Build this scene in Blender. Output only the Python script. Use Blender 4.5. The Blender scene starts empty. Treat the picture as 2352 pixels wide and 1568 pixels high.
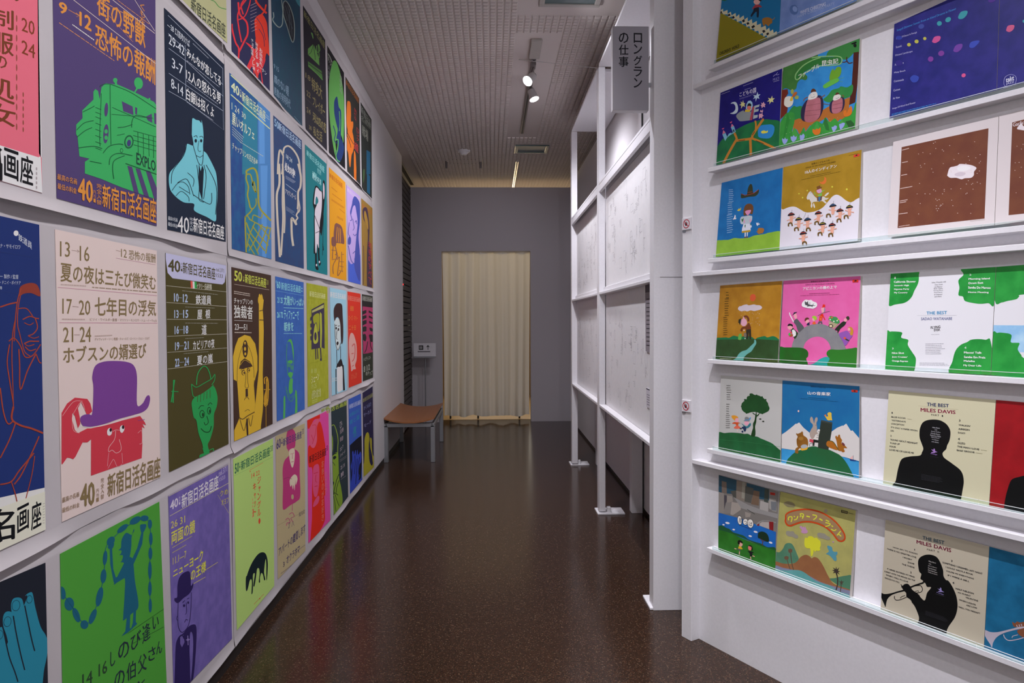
import bpy, bmesh, math, random
from mathutils import Vector, Matrix
import numpy as np
random.seed(7)
SC = bpy.context.scene
COL = SC.collection
H = 1.411                       # eye height
# ------------------------------------------------------------------ camera
F_PX = 1586.34
PITCH, ROLL, YAW = .0292452, -.0048262, -.029692
def _rot():
    cr, sr, cp, sp = math.cos(ROLL), math.sin(ROLL), math.cos(PITCH), math.sin(PITCH)
    Rr = np.array([[cr, -sr, 0], [sr, cr, 0], [0, 0, 1]])
    Rp = np.array([[1, 0, 0], [0, cp, -sp], [0, sp, cp]])
    c, s = math.cos(YAW), math.sin(YAW)
    # camera frame (x right, y up, z forward) -> world (X right, Y into the corridor, Z up)
    T = np.array([[c, 0, -s], [s, 0, c], [0, 1, 0]])
    return T @ Rp @ Rr
M_CAM = _rot()
cam_d = bpy.data.cameras.new('camera'); cam = bpy.data.objects.new('camera', cam_d); COL.objects.link(cam)
cam_d.sensor_width = 36; cam_d.lens = F_PX / 2352 * 36; cam_d.clip_start = .05; cam_d.clip_end = 100
mw = Matrix.Identity(4)
for i in range(3):
    mw[i][0] = M_CAM[i][0]; mw[i][1] = M_CAM[i][1]; mw[i][2] = -M_CAM[i][2]
mw[2][3] = H
cam.matrix_world = mw
SC.camera = cam
# ------------------------------------------------------------------ world, exposure, lamps
SC.view_settings.view_transform = 'Standard'; SC.view_settings.look = 'None'
SC.view_settings.exposure = 0.0; SC.view_settings.gamma = 1; SC.view_settings.use_curve_mapping = False
w = bpy.data.worlds.new('world'); SC.world = w; w.use_nodes = True
w.node_tree.nodes['Background'].inputs[0].default_value = (.5, .5, .55, 1)
w.node_tree.nodes['Background'].inputs[1].default_value = .02
CEIL = 2.015 + H
RAILX = .336
def spot(name, loc, target, power, angle=60, blend=.6, size=.04, color=(1, .95, .93)):
    d = bpy.data.lights.new(name, 'SPOT'); d.energy = power; d.spot_size = math.radians(angle); d.spot_blend = blend
    d.shadow_soft_size = size; d.color = color
    o = bpy.data.objects.new(name, d); COL.objects.link(o); o.location = loc
    o.rotation_euler = (Vector(target) - Vector(loc)).to_track_quat('-Z', 'Y').to_euler()
    return o
def area(name, loc, target, power, sx, sy, color=(1, 1, 1)):
    d = bpy.data.lights.new(name, 'AREA'); d.energy = power; d.shape = 'RECTANGLE'; d.size = sx; d.size_y = sy; d.color = color
    o = bpy.data.objects.new(name, d); COL.objects.link(o); o.location = loc
    o.rotation_euler = (Vector(target) - Vector(loc)).to_track_quat('-Z', 'Y').to_euler()
    return o
COOL = (.975, .955, 1.04); NEUT = (1, .965, .99)
spot('key_spot', (RAILX + .02, 1.63, 1.9 + H), (.80, 1.95, .2), 140, 100, 1, .020, COOL)
spot('key_low_fill', (RAILX + .02, 1.63, 1.9 + H), (1.14, 2.0, -.4), 150, 58, 1, .020, COOL)  # added second cone at the key lamp, lifts the lower shelves
spot('wall_washer', (-.62, .75, 1.92 + H), (1.35, 1.75, .1), 60, 66, 1, .03, COOL)
spot('post_fill', (RAILX, -.9, 1.9 + H), (.85, 3.3, 2.55), 60, 46, 1, .05, COOL)  # added fill for the near post's upper face, no fixture
spot('bay_fill', (.30, 4.55, 1.79 + H), (1.1, 4.35, 2.7), 16, 150, 1, .05, COOL)  # added to brighten the partition's top bay, no lamp hangs here
spot('partition_spot', (RAILX - .45, 3.95, 1.9 + H), (.85, 4.3, .9), 122, 100, .8, .04, COOL)
spot('partition_spot_two', (.36, 5.92, 1.78 + H), (.95, 6.0, 1.4), 85, 140, .9, .04, COOL)
spot('poster_spot', (.25, 5.28, 1.80 + H), (-1.1, 5.6, .9), 90, 145, 1, .05, NEUT)
spot('poster_fill_mid', (RAILX, 2.9, 1.9 + H), (-1.1, 3.0, .7), 66, 120, .9, .05, NEUT)  # unseen wide beam added to even out the poster wall
spot('poster_fill_near', (RAILX, .7, 1.9 + H), (-1.1, 1.5, .4), 108, 120, .9, .05, NEUT)  # another added wide beam, brightens the posters nearest the camera
spot('back_wall_fill', (RAILX, 6.9, 1.93 + H), (-.1, 9.7, 1.3), 50, 95, 1, .15, COOL)  # soft cone added to brighten the back wall, no lamp head
area('room_fill', (.6, -2.6, 1.5), (.3, 6, 2.2), 25, 3.2, 2.2, (1, .97, .99))  # unseen soft fill added behind the camera
area('ceiling_fill', (.4, -.8, CEIL - .03), (.4, -.8, 0), 12, 1.6, 1.6, (1, .97, .98))  # added overhead fill, no panel is built for it
area('curtain_backlight', (.2, 12.6, 1.5), (0, 9.7, 1.2), 11, 1.8, 1.6, (1, .93, .78))  # unseen backlight added so the curtain folds glow
area('ceiling_bay_light', (.3, 11.3, CEIL - .15), (.3, 11.0, 3.2), 26, 2.0, .5, (1, .76, .45))
# ------------------------------------------------------------------ materials
def lin(c):
    c = c / 255
    return c / 12.92 if c <= .04045 else ((c + .055) / 1.055) ** 2.4
def hexlin(h): return [lin(int(h[i:i + 2], 16)) for i in (0, 2, 4)]
_MC = {}
def mat(h, rough=.6, spec=.3, k=1.0, metal=0.0, mottle=None, bump=0.0, scale=8.0):
    """h: hex colour as it reads in the light; k scales it to the pigment's albedo"""
    key = (h, rough, spec, k, metal, mottle, bump, scale)
    if key in _MC: return _MC[key]
    m = bpy.data.materials.new('paint_' + h); m.use_nodes = True
    nt = m.node_tree; b = nt.nodes['Principled BSDF']
    def cv(hx): return tuple(min(.9, x * k) for x in hexlin(hx)) + (1,)
    c = cv(h)
    b.inputs['Base Color'].default_value = c
    b.inputs['Roughness'].default_value = rough
    b.inputs['Specular IOR Level'].default_value = spec
    b.inputs['Metallic'].default_value = metal
    if mottle or bump:
        tc = nt.nodes.new('ShaderNodeNewGeometry')
        n = nt.nodes.new('ShaderNodeTexNoise'); n.inputs['Scale'].default_value = scale; n.inputs['Detail'].default_value = 5
        nt.links.new(tc.outputs['Position'], n.inputs['Vector'])
        if mottle:
            r = nt.nodes.new('ShaderNodeValToRGB'); r.color_ramp.elements[0].position = .36; r.color_ramp.elements[1].position = .64
            r.color_ramp.elements[0].color = c; r.color_ramp.elements[1].color = cv(mottle)
            nt.links.new(n.outputs['Fac'], r.inputs['Fac']); nt.links.new(r.outputs['Color'], b.inputs['Base Color'])
        if bump:
            bp = nt.nodes.new('ShaderNodeBump'); bp.inputs['Strength'].default_value = bump; bp.inputs['Distance'].default_value = .003
            nt.links.new(n.outputs['Fac'], bp.inputs['Height']); nt.links.new(bp.outputs['Normal'], b.inputs['Normal'])
    _MC[key] = m
    return m
def cmat(name, rgb, rough=.5, spec=.4, metal=0.0, bump=0, scale=40, emit=0):
    m = bpy.data.materials.new(name); m.use_nodes = True; nt = m.node_tree; b = nt.nodes['Principled BSDF']
    b.inputs['Base Color'].default_value = (*rgb, 1); b.inputs['Roughness'].default_value = rough
    b.inputs['Specular IOR Level'].default_value = spec; b.inputs['Metallic'].default_value = metal
    n = nt.nodes.new('ShaderNodeTexNoise'); n.inputs['Scale'].default_value = scale; n.inputs['Detail'].default_value = 3
    g = nt.nodes.new('ShaderNodeNewGeometry'); nt.links.new(g.outputs['Position'], n.inputs['Vector'])
    mx = nt.nodes.new('ShaderNodeMixRGB'); mx.inputs[1].default_value = (*[x * .93 for x in rgb], 1); mx.inputs[2].default_value = (*[min(1, x * 1.05) for x in rgb], 1)
    nt.links.new(n.outputs['Fac'], mx.inputs[0]); nt.links.new(mx.outputs[0], b.inputs['Base Color'])
    if bump:
        bp = nt.nodes.new('ShaderNodeBump'); bp.inputs['Strength'].default_value = bump; bp.inputs['Distance'].default_value = .002
        nt.links.new(n.outputs['Fac'], bp.inputs['Height']); nt.links.new(bp.outputs['Normal'], b.inputs['Normal'])
    if emit:
        b.inputs['Emission Color'].default_value = (*rgb, 1); b.inputs['Emission Strength'].default_value = emit
    return m
M_WHITE = cmat('white_laminate', (.80, .79, .82), .38, .4, bump=.05, scale=90)
M_WALL = cmat('white_wall_paint', (.70, .68, .70), .8, .2, bump=.12, scale=160)
M_BACKWALL = cmat('grey_cloth_wall', (.50, .47, .50), .9, .1, bump=.15, scale=200)
M_SHEET = cmat('grey_poster_sheet', (.60, .565, .59), .7, .15, bump=.1, scale=6)
M_BASE = cmat('dark_baseboard', (.025, .021, .02), .45, .4)
M_CEIL = cmat('ceiling_board', (.62, .56, .535), .85, .15, bump=.5, scale=350)
M_STEEL = cmat('grey_steel', (.30, .31, .33), .4, .5, metal=.5)
M_DARK = cmat('black_plastic', (.015, .015, .016), .5, .4)
M_GREYSIGN = cmat('grey_sign_board', (.33, .32, .34), .7, .3)
M_RAIL = cmat('grey_rail', (.16, .14, .14), .35, .5, metal=.3)
M_PLY = cmat('orange_plywood', (.34, .13, .045), .32, .5, bump=.03, scale=25)
M_FRAME = cmat('beige_frame', (.42, .39, .36), .5, .4)
M_VGLASS = cmat('green_grey_diffuser', (.10, .15, .15), .25, .6)
M_LIPEDGE = cmat('frosted_edge_glint', (.88, .92, .93), .4, .5)  # pale colour carries the light caught on the frosted edge
M_PAPER = cmat('white_paper', (.78, .77, .78), .7, .2)
M_LENS = cmat('lit_lens', (1, .97, 1), .5, .2, emit=30)
def floor_material():
    m = bpy.data.materials.new('polished_brown_terrazzo'); m.use_nodes = True; nt = m.node_tree; b = nt.nodes['Principled BSDF']
    g = nt.nodes.new('ShaderNodeNewGeometry')
    v = nt.nodes.new('ShaderNodeTexVoronoi'); v.inputs['Scale'].default_value = 260
    nt.links.new(g.outputs['Position'], v.inputs['Vector'])
    r = nt.nodes.new('ShaderNodeValToRGB'); cr = r.color_ramp; cr.interpolation = 'CONSTANT'
    cols = [(0, (.027, .014, .0085)), (.35, (.037, .019, .0115)), (.6, (.052, .022, .012)), (.78, (.017, .010, .0065)), (.9, (.08, .044, .026)), (.97, (.12, .075, .046))]
    while len(cr.elements) < len(cols): cr.elements.new(.5)
    for e, (p, c) in zip(cr.elements, cols): e.position = p; e.color = (*c, 1)
    sp = nt.nodes.new('ShaderNodeSeparateColor'); nt.links.new(v.outputs['Color'], sp.inputs[0]); nt.links.new(sp.outputs[0], r.inputs['Fac'])
    nt.links.new(r.outputs['Color'], b.inputs['Base Color'])
    n = nt.nodes.new('ShaderNodeTexNoise'); n.inputs['Scale'].default_value = 45; n.inputs['Detail'].default_value = 4
    nt.links.new(g.outputs['Position'], n.inputs['Vector'])
    bp = nt.nodes.new('ShaderNodeBump'); bp.inputs['Strength'].default_value = .10; bp.inputs['Distance'].default_value = .002
    nt.links.new(n.outputs['Fac'], bp.inputs['Height']); nt.links.new(bp.outputs['Normal'], b.inputs['Normal'])
    b.inputs['Roughness'].default_value = .18; b.inputs['Specular IOR Level'].default_value = .27
    return m
M_FLOOR = floor_material()
def curtain_material():
    m = bpy.data.materials.new('cream_curtain_cloth'); m.use_nodes = True; nt = m.node_tree
    b = nt.nodes['Principled BSDF']; b.inputs['Base Color'].default_value = (.86, .84, .80, 1); b.inputs['Roughness'].default_value = .9
    t = nt.nodes.new('ShaderNodeBsdfTranslucent'); t.inputs[0].default_value = (.8, .78, .66, 1)
    mx = nt.nodes.new('ShaderNodeMixShader'); mx.inputs[0].default_value = .36
    nt.links.new(b.outputs[0], mx.inputs[1]); nt.links.new(t.outputs[0], mx.inputs[2]); nt.links.new(mx.outputs[0], nt.nodes['Material Output'].inputs[0])
    return m
M_CURTAIN = curtain_material()
def acrylic_material():
    m = bpy.data.materials.new('clear_acrylic'); m.use_nodes = True; nt = m.node_tree; nt.nodes.remove(nt.nodes['Principled BSDF'])
    t = nt.nodes.new('ShaderNodeBsdfTransparent'); t.inputs[0].default_value = (.88, .94, .93, 1)
    g = nt.nodes.new('ShaderNodeBsdfGlossy'); g.inputs['Roughness'].default_value = .05
    mx = nt.nodes.new('ShaderNodeMixShader'); mx.inputs[0].default_value = .05; nt.links.new(t.outputs[0], mx.inputs[1]); nt.links.new(g.outputs[0], mx.inputs[2])
    nt.links.new(mx.outputs[0], nt.nodes['Material Output'].inputs[0])
    return m
M_ACRYL = acrylic_material()
# ------------------------------------------------------------------ object helpers
def tag(o, label=None, cat=None, group=None, kind=None):
    if label: o['label'] = label
    if cat: o['category'] = cat
    if group: o['group'] = group
    if kind: o['kind'] = kind
    return o
def empty(name, loc=(0, 0, 0), rz=0):
    o = bpy.data.objects.new(name, None); COL.objects.link(o); o.location = loc; o.rotation_euler = (0, 0, rz); return o
def link(name, me, parent=None):
    o = bpy.data.objects.new(name, me); COL.objects.link(o)
    if parent is not None: o.parent = parent
    return o
class MB:
    """collects polygons of several materials into one mesh"""
    def __init__(s): s.v = []; s.f = []; s.mi = []; s.m = []; s.smooth = []
    def mi_(s, m):
        if m not in s.m: s.m.append(m)
        return s.m.index(m)
    def face(s, pts, m, smooth=False):
        b = len(s.v); s.v += [tuple(p) for p in pts]; s.f.append(list(range(b, b + len(pts)))); s.mi.append(s.mi_(m)); s.smooth.append(smooth)
    def mesh(s, vs, fs, m, smooth=False):
        b = len(s.v); s.v += [tuple(p) for p in vs]; k = s.mi_(m)
        for f in fs: s.f.append([b + i for i in f]); s.mi.append(k); s.smooth.append(smooth)
    def box(s, x0, x1, y0, y1, z0, z1, m, mtx=None, bev=0.0):
        bm = bmesh.new(); bmesh.ops.create_cube(bm, size=1)
        for v in bm.verts: v.co = Vector(((x0 + x1) / 2 + v.co.x * (x1 - x0), (y0 + y1) / 2 + v.co.y * (y1 - y0), (z0 + z1) / 2 + v.co.z * (z1 - z0)))
        if bev: bmesh.ops.bevel(bm, geom=bm.edges[:], offset=bev, segments=1, affect='EDGES')
        bm.verts.index_update()
        vs = [(mtx @ v.co) if mtx else v.co.copy() for v in bm.verts]
        s.mesh(vs, [[v.index for v in f.verts] for f in bm.faces], m); bm.free()
    def cyl(s, p0, p1, r0, r1, m, n=16, cap=True, smooth=True):
        p0 = Vector(p0); p1 = Vector(p1); q = (p1 - p0).to_track_quat('Z', 'Y').to_matrix()
        vs = []
        for p, r in ((p0, r0), (p1, r1)):
            for i in range(n):
                a = 2 * math.pi * i / n; vs.append(p + q @ Vector((r * math.cos(a), r * math.sin(a), 0)))
        s.mesh(vs, [[i, (i + 1) % n, n + (i + 1) % n, n + i] for i in range(n)], m, smooth)
        if cap: s.mesh(vs, [list(range(n))[::-1], list(range(n, 2 * n))], m)
    def build(s, name, parent=None):
        me = bpy.data.meshes.new(name); me.from_pydata(s.v, [], s.f)
        for m in s.m: me.materials.append(m)
        me.polygons.foreach_set('material_index', s.mi); me.polygons.foreach_set('use_smooth', s.smooth); me.update()
        return link(name, me, parent)
def boxobj(name, b, m, parent=None, mtx=None, bev=0.0):
    q = MB(); q.box(*b, m, mtx, bev); return q.build(name, parent)
# ------------------------------------------------------------------ measured rays -> points on the real surfaces
def ray(x, y): return M_CAM @ np.array([x - 1176, -(y - 784), F_PX])
AZ = math.radians(-28.8088)
U = np.array([math.sin(AZ), math.cos(AZ), 0]); N = np.array([-math.cos(AZ), math.sin(AZ), 0])   # N: out of the record wall towards the room
C0 = np.array([0, 0, H])
def onX(x, y, X): r = ray(x, y); return C0 + r / r[0] * X
def onY(x, y, Y): r = ray(x, y); return C0 + r / r[1] * Y
def onZ(x, y, Z): r = ray(x, y); return C0 + r / r[2] * (Z - H)
def rw(u, n, z): return Vector((*(u * U - n * N)[:2], z))       # record-wall coordinates to world
RW = Matrix(((U[0], -N[0], 0, 0), (U[1], -N[1], 0, 0), (0, 0, 1, 0), (0, 0, 0, 1)))
WX = -1.079                     # poster wall surface
LEAN = math.radians(2.4)
class Plane:
    def __init__(s, o, n): s.o = np.array(o, float); s.n = np.array(n, float)
    def at(s, x, y, lift=0):
        r = ray(x, y); t = ((s.o - C0) @ s.n) / (r @ s.n); return C0 + r * t + s.n * lift
P_LEFT = Plane((WX + .006, 0, 0), (1, 0, 0))
def P_REC(zb):
    n = N * math.cos(LEAN) + np.array([0, 0, 1]) * math.sin(LEAN)
    return Plane(-2.221 * N + np.array([0, 0, zb]), n)
LEDGE_TOP = [1.065, .64, .26, -.165, -.545, -.97]
# ================================================================== THE ROOM
def struct(o): o['kind'] = 'structure'; return o
struct(boxobj('floor', (-3.2, 5.5, -3.2, 13.2, -.1, 0), M_FLOOR))
struct(boxobj('floor_2', (-3.0, 5.4, 9.9, 13.1, 0, .004), cmat('ochre_wood_floor', (.78, .52, .20), .35, .4)))
struct(boxobj('wall_behind', (-3.2, 5.5, -3.3, -3.2, 0, CEIL), M_WALL))
struct(boxobj('wall_far_right', (5.5, 5.6, -3.3, 13.2, 0, CEIL), M_WALL))
M_FAR = cmat('ochre_far_wall', (.55, .42, .24), .8, .2)
struct(boxobj('wall_far_end', (-3.2, 5.6, 13.1, 13.2, 0, CEIL), M_FAR))
struct(boxobj('wall_left', (-1.30, WX, -3.2, 8.5, .054, CEIL - .003), M_WALL))
struct(boxobj('baseboard_left', (-1.29, WX - .004, -3.2, 8.5, 0, .054), M_BASE))
struct(boxobj('wall_outer_left', (-3.2, -3.1, -3.2, 13.2, 0, CEIL), M_WALL))
# ceiling slab with the relief pads of its acoustic tiles
ceil = struct(boxobj('ceiling', (-3.2, 5.6, -3.3, 13.2, CEIL, CEIL + .1), M_CEIL))
pv, pf = [], []
PT = .0465
x = -.98
ix = 0
while x < 1.35:
    y = 2.6
    while y < 12.6:
        cx, cy = x + PT / 2, y + PT / 2
        skip = (3.9 < cy < 4.62 and .2 < cx < 1.0) or (.18 < cx < .51 and 4.9 < cy < 7.62) or (7.9 < cy < 8.36 and .27 < cx < .69)
        if not skip:
            b = len(pv); a0 = PT / 2 - .0045; a1 = a0 - .005; d = .009
            pv += [(cx - a0, cy - a0, CEIL), (cx + a0, cy - a0, CEIL), (cx + a0, cy + a0, CEIL), (cx - a0, cy + a0, CEIL),
                   (cx - a1, cy - a1, CEIL - d), (cx + a1, cy - a1, CEIL - d), (cx + a1, cy + a1, CEIL - d), (cx - a1, cy + a1, CEIL - d)]
            pf += [(b, b + 1, b + 5, b + 4), (b + 1, b + 2, b + 6, b + 5), (b + 2, b + 3, b + 7, b + 6), (b + 3, b, b + 4, b + 7), (b + 4, b + 5, b + 6, b + 7)]
        y += PT
    x += PT
me = bpy.data.meshes.new('relief_pads'); me.from_pydata(pv, [], pf); me.materials.append(M_CEIL)
o = link('relief_pads', me, ceil); o['kind'] = 'stuff'
# back partition wall with the curtained opening
BY = 9.69
q = MB()
zt = 1.867 + H; o0, o1, oz = -.692, .552, .981 + H
q.box(-1.135, o0, BY, BY + .12, 0, zt, M_BACKWALL); q.box(o1, 3.4, BY, BY + .12, 0, zt, M_BACKWALL); q.box(o0, o1, BY, BY + .12, oz, zt, M_BACKWALL)
struct(q.build('wall_back'))
# curtain
cv, cf = [], []
NX, NZ = 150, 22
for j in range(NZ + 1):
    t = j / NZ; z = oz - .004 - t * (oz - .004 - .075)
    for i in range(NX + 1):
        s = i / NX
        xx = o0 + .008 + s * (o1 - o0 - .016) + .012 * math.sin(9 * s + 2 * t)
        amp = .026 + .034 * t
        yy = BY + .072 + amp * (math.sin(2 * math.pi * (5.6 * s + .3 * math.sin(5 * s)) + .5 * t) + .12 * math.sin(2 * math.pi * 17 * s + 1.3)) - .012 * t
        cv.append((xx, yy, z + (.010 * math.sin(21 * s) if j == NZ else 0)))
for j in range(NZ):
    for i in range(NX):
        a = j * (NX + 1) + i; cf.append((a, a + 1, a + NX + 2, a + NX + 1))
me = bpy.data.meshes.new('curtain'); me.from_pydata(cv, [], cf); me.materials.append(M_CURTAIN)
me.polygons.foreach_set('use_smooth', [True] * len(cf)); me.update()
tag(link('curtain', me), 'pleated cream curtain hanging in the doorway at the corridor end', 'curtain')
# rail pieces visible under the curtain
for i, xx in enumerate((-.60, -.20, .40)):
    tag(boxobj('door_post', (xx - .012, xx + .012, BY + .30, BY + .33, .0045, .35), M_DARK), 'dark thin post foot under the %s of the curtain' % ('part nearest the bench', 'middle', 'side away from the bench')[i], 'post', 'dark posts behind the curtain')
# louvred side wall between the poster wall and the back wall
lv = struct(boxobj('wall_louvred', (-1.30, -1.17, 8.5, 10.05, 0, CEIL), M_BASE))
M_SLAT = cmat('brown_grey_slat', (.09, .078, .072), .6, .4)
z = .05; first = None
while z < CEIL - .08:
    if first is None:
        qq = MB(); qq.box(-1.172, -1.113, 8.505, 10.04, -.031, .031, M_SLAT, Matrix.Translation((0, 0, 0))); first = qq.build('slat', lv); first.location.z = z
    else:
        c = first.copy(); c.location.z = z; COL.objects.link(c)
    z += .075
tag(boxobj('wall_bracket', (-1.172, -1.105, 8.52, 10.04, CEIL - .05, CEIL - .012), M_BASE), 'dark strip along the top of the louvred wall', 'rail')
p = onX(926, 653, -1.10)
q = MB(); q.cyl((p[0] - .02, p[1], p[2]), (p[0] + .004, p[1], p[2]), .011, .009, cmat('red_lamp', (1, .02, .02), .4, .3, emit=2.5), 12)
tag(q.build('indicator_lamp'), 'tiny red indicator light at the edge of the louvred wall', 'lamp')
# ------------------------------------------------------------------ the white wall behind the partition, on the right
wr = struct(boxobj('wall_right', (1.115, 1.2, 2.9, BY, .03, 1.9 + H), M_WALL))
struct(boxobj('baseboard_right', (1.118, 1.19, 2.9, BY, 0, .03), M_BASE))
struct(boxobj('gap_strip_1', (1.106, 1.118, 5.05, 5.075, .03, 1.9 + H), M_DARK))  # dark strip painted in for the shaded gap between wall surfaces
# ------------------------------------------------------------------ ceiling fittings
def vent(px0, px1, y0, y1, lab, fm=None):
    t = empty('ceiling_diffuser', ((px0 + px1) / 2, (y0 + y1) / 2, CEIL)); tag(t, lab, 'ceiling light')
    hx, hy = (px1 - px0) / 2, (y1 - y0) / 2; w_ = .035; q = MB()
    for b in ((-hx, hx, -hy, -hy + w_), (-hx, hx, hy - w_, hy), (-hx, -hx + w_, -hy + w_, hy - w_), (hx - w_, hx, -hy + w_, hy - w_)):
        q.box(*b, -.014, .002, fm or M_FRAME, bev=.003)
    q.build('frame', t)
    boxobj('panel', (-hx + w_, hx - w_, -hy + w_, hy - w_, -.006, .002), M_VGLASS, t)
vent(.313, .70, 3.85, 4.46, 'greenish glass ceiling panel in a beige frame at the top edge of the view')
vent(.285, .675, 7.95, 8.30, 'small dark grey ceiling panel far down the corridor', M_VGLASS)
t = empty('smoke_detector', (-.31, 8.2, CEIL)); tag(t, 'small round white smoke detector on the far ceiling', 'smoke detector')
q = MB(); q.cyl((0, 0, 0), (0, 0, -.025), .075, .07, M_WHITE, 24); q.build('base', t)
q = MB(); q.cyl((0, 0, -.025), (0, 0, -.055), .055, .03, M_WHITE, 24); q.build('head', t)
t = empty('ceiling_hatch', (-.32, 8.78, CEIL)); tag(t, 'square access hatch outlined on the ceiling above the back wall', 'hatch')
q = MB()
for b in ((-.22, .22, -.12, -.112), (-.22, .22, .112, .12), (-.22, -.212, -.112, .112), (.212, .22, -.112, .112)): q.box(*b, -.004, .001, M_RAIL)
q.build('frame', t)
for xx in (-.235, .195):
    q = MB(); q.cyl((xx, .0, 0), (xx, 0, -.085), .015, .013, M_RAIL, 10); q.build('latch', t)
# track rails and their spotlights
def rail(y0, y1, lab, m=M_RAIL):
    t = empty('track_rail', (RAILX, (y0 + y1) / 2, CEIL)); tag(t, lab, 'rail', 'ceiling track rails')
    l = (y1 - y0) / 2
    boxobj('channel', (-.017, .017, -l, l, -.022, .001), m, t, bev=.003)
    boxobj('slot', (-.006, .006, -l + .01, l - .01, -.0235, -.021), M_DARK, t)
rail(5.32, 7.41, 'long thin grey track rail carrying the two lit spotlights')
rail(8.7, 12.4, 'far track rail running on above the back wall', cmat('steel_rail', (.45, .42, .40), .25, .5, metal=.8))
rail(-1.5, 4.0, 'near track rail above the posters')
tag(boxobj('rail_box', (RAILX - .04, RAILX + .04, 4.98, 5.315, CEIL - .022, CEIL + .001), M_FRAME, bev=.004), 'beige metal feed box at the near end of the track rail', 'box')
def spotlight(y, head, aim, lab):
    t = empty('spotlight', (RAILX, y, CEIL - .022)); tag(t, lab, 'spotlight', 'track spotlights')
    hd = Vector(head) - Vector((RAILX, y, CEIL - .022)); d = (Vector(aim) - Vector(head)).normalized()
    boxobj('adapter', (-.018, .018, -.05, .05, -.03, 0), M_RAIL, t, bev=.004)
    q = MB(); q.cyl((0, 0, -.03), hd, .007, .007, M_RAIL, 10); q.build('stem', t)
    q = MB(); q.cyl(hd - d * .07, hd + d * .015, .030, .040, cmat('lamp_body', (.55, .53, .53), .4, .4), 24, cap=False); q.cyl(hd - d * .085, hd - d * .07, .022, .030, M_RAIL, 24); h_ = q.build('lamp_head', t)
    q = MB(); q.cyl(hd + d * .006, hd + d * .010, .034, .034, M_LENS, 24); q.build('lens', h_)
spotlight(5.40, (.292, 5.3, CEIL - .185), (-.55, 4.45, 2.2), 'spotlight nearer the camera, its bright lens tilted to the poster wall')
spotlight(5.85, (.365, 5.82, CEIL - .150), (.80, 5.5, 1.9), 'farther spotlight on the rail turned towards the white partition')
# stay wire from the ceiling to the partition head
def tube(name, pts, r, m, parent=None, n=8):
    q = MB()
    for a, b in zip(pts[:-1], pts[1:]): q.cyl(a, b, r, r, m, n)
    return q.build(name, parent)
tag(tube('stay_wire', [Vector(onZ(1192, 137, CEIL - .001)), Vector((.785, 5.03, 1.826 + H))], .0022, cmat('pale_wire', (.6, .58, .57), .4, .4)), 'thin pale wire running from the ceiling to the partition top', 'wire')
# ================================================================== white shelving partition, right of the corridor
PX = .78
pt = empty('shelving_partition', (PX, 5.0, 0)); tag(pt, 'tall white open-framed partition with drawing panels along the corridor', 'partition')
def pbox(name, b, m=M_WHITE, bev=.002, parent=None):
    x0, x1, y0, y1, z0, z1 = b
    return boxobj(name, (x0 - PX, x1 - PX, y0 - 5, y1 - 5, z0, z1), m, parent or pt, bev=bev)
PZ = [1.82 + H, .98 + H, .193 + H, -.62 + H]
pbox('post', (PX, 1.02, 3.30, 3.385, 0, CEIL - .01))          # wide near end post
pbox('post', (PX, .826, 4.985, 5.08, .02, PZ[0]))
pbox('post', (PX, .836, 6.68, 6.765, .02, PZ[0]))
pbox('back_post', (1.02, 1.10, 4.995, 5.075, 0, PZ[1])); pbox('back_post', (1.02, 1.10, 6.69, 6.76, 0, PZ[1]))
for (ya, yb) in ((3.385, 4.985), (5.08, 6.68)):
    pbox('top_board', (PX, 1.10, ya, yb, PZ[0], PZ[0] + .02))
    f_ = pbox('fascia_board', (PX, PX + .02, ya, yb, PZ[1] - .055, PZ[1] - .002)); 
    pbox('shelf_board', (PX - .0005, PX + .05, ya, yb, PZ[1] - .002, PZ[1] + .016))
    pbox('shelf_board', (PX, PX + .05, ya, yb, PZ[2] - .004, PZ[2] + .014))
    pbox('shelf_board', (PX, PX + .05, ya, yb, PZ[3] - .004, PZ[3] + .014))
    pbox('inner_ledge', (PX + .034, PX + .05, ya, yb, PZ[2] + .014, PZ[2] + .05))
    pbox('crossbar', (PX + .05, PX + .075, ya, yb, PZ[1] - .055, PZ[1] + .005))
DP = []
for i, (ya, yb) in enumerate(((3.385, 4.985), (5.08, 6.68))):
    for z0, z1 in ((PZ[2] + .014, PZ[1] - .05), (PZ[3] + .014, PZ[2] - .004)):
        DP.append(pbox('drawing_panel', (PX + .05, PX + .062, ya, yb, z0, z1), M_PAPER, 0))
# feet
for yy, w_ in ((4.99, .185), (6.71, .17), (3.338, .2)):
    f_ = pbox('foot_plate', (PX - .015, PX + w_, yy - .03, yy + .13, 0, .012))
    if yy > 4: pbox('foot_block', (PX + .058, PX + .085, yy - .012, yy + .03, .012, .05))
# horizontal joint on the near post
pbox('joint', (PX + .03, 1.0, 3.2985, 3.301, 1.411 + .2075, 1.411 + .2095), M_RAIL, 0)
# ================================================================== hanging text sign
s0 = onY(1407, 60, 3.35); s1 = onY(1490, 253.6, 3.35)
sg = empty('sign_board', ((s0[0] + s1[0]) / 2, 3.3725, s1[2])); tag(sg, 'grey box sign with vertical black Japanese lettering on the near partition post', 'sign')
SW = (s1[0] - s0[0]) / 2; SH = s0[2] - s1[2]
boxobj('body', (-SW, SW, -.0225, .0225, 0, SH), cmat('grey_sign_side', (.62, .60, .63), .6, .3), sg, bev=.001)
boxobj('face', (-SW + .001, SW - .001, -.0235, -.0224, .001, SH - .001), M_GREYSIGN, sg)
boxobj('bracket', (SW, PX - (s0[0] + s1[0]) / 2 + .001, -.01, .01, SH * .3, SH * .34), M_STEEL, sg)
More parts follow.
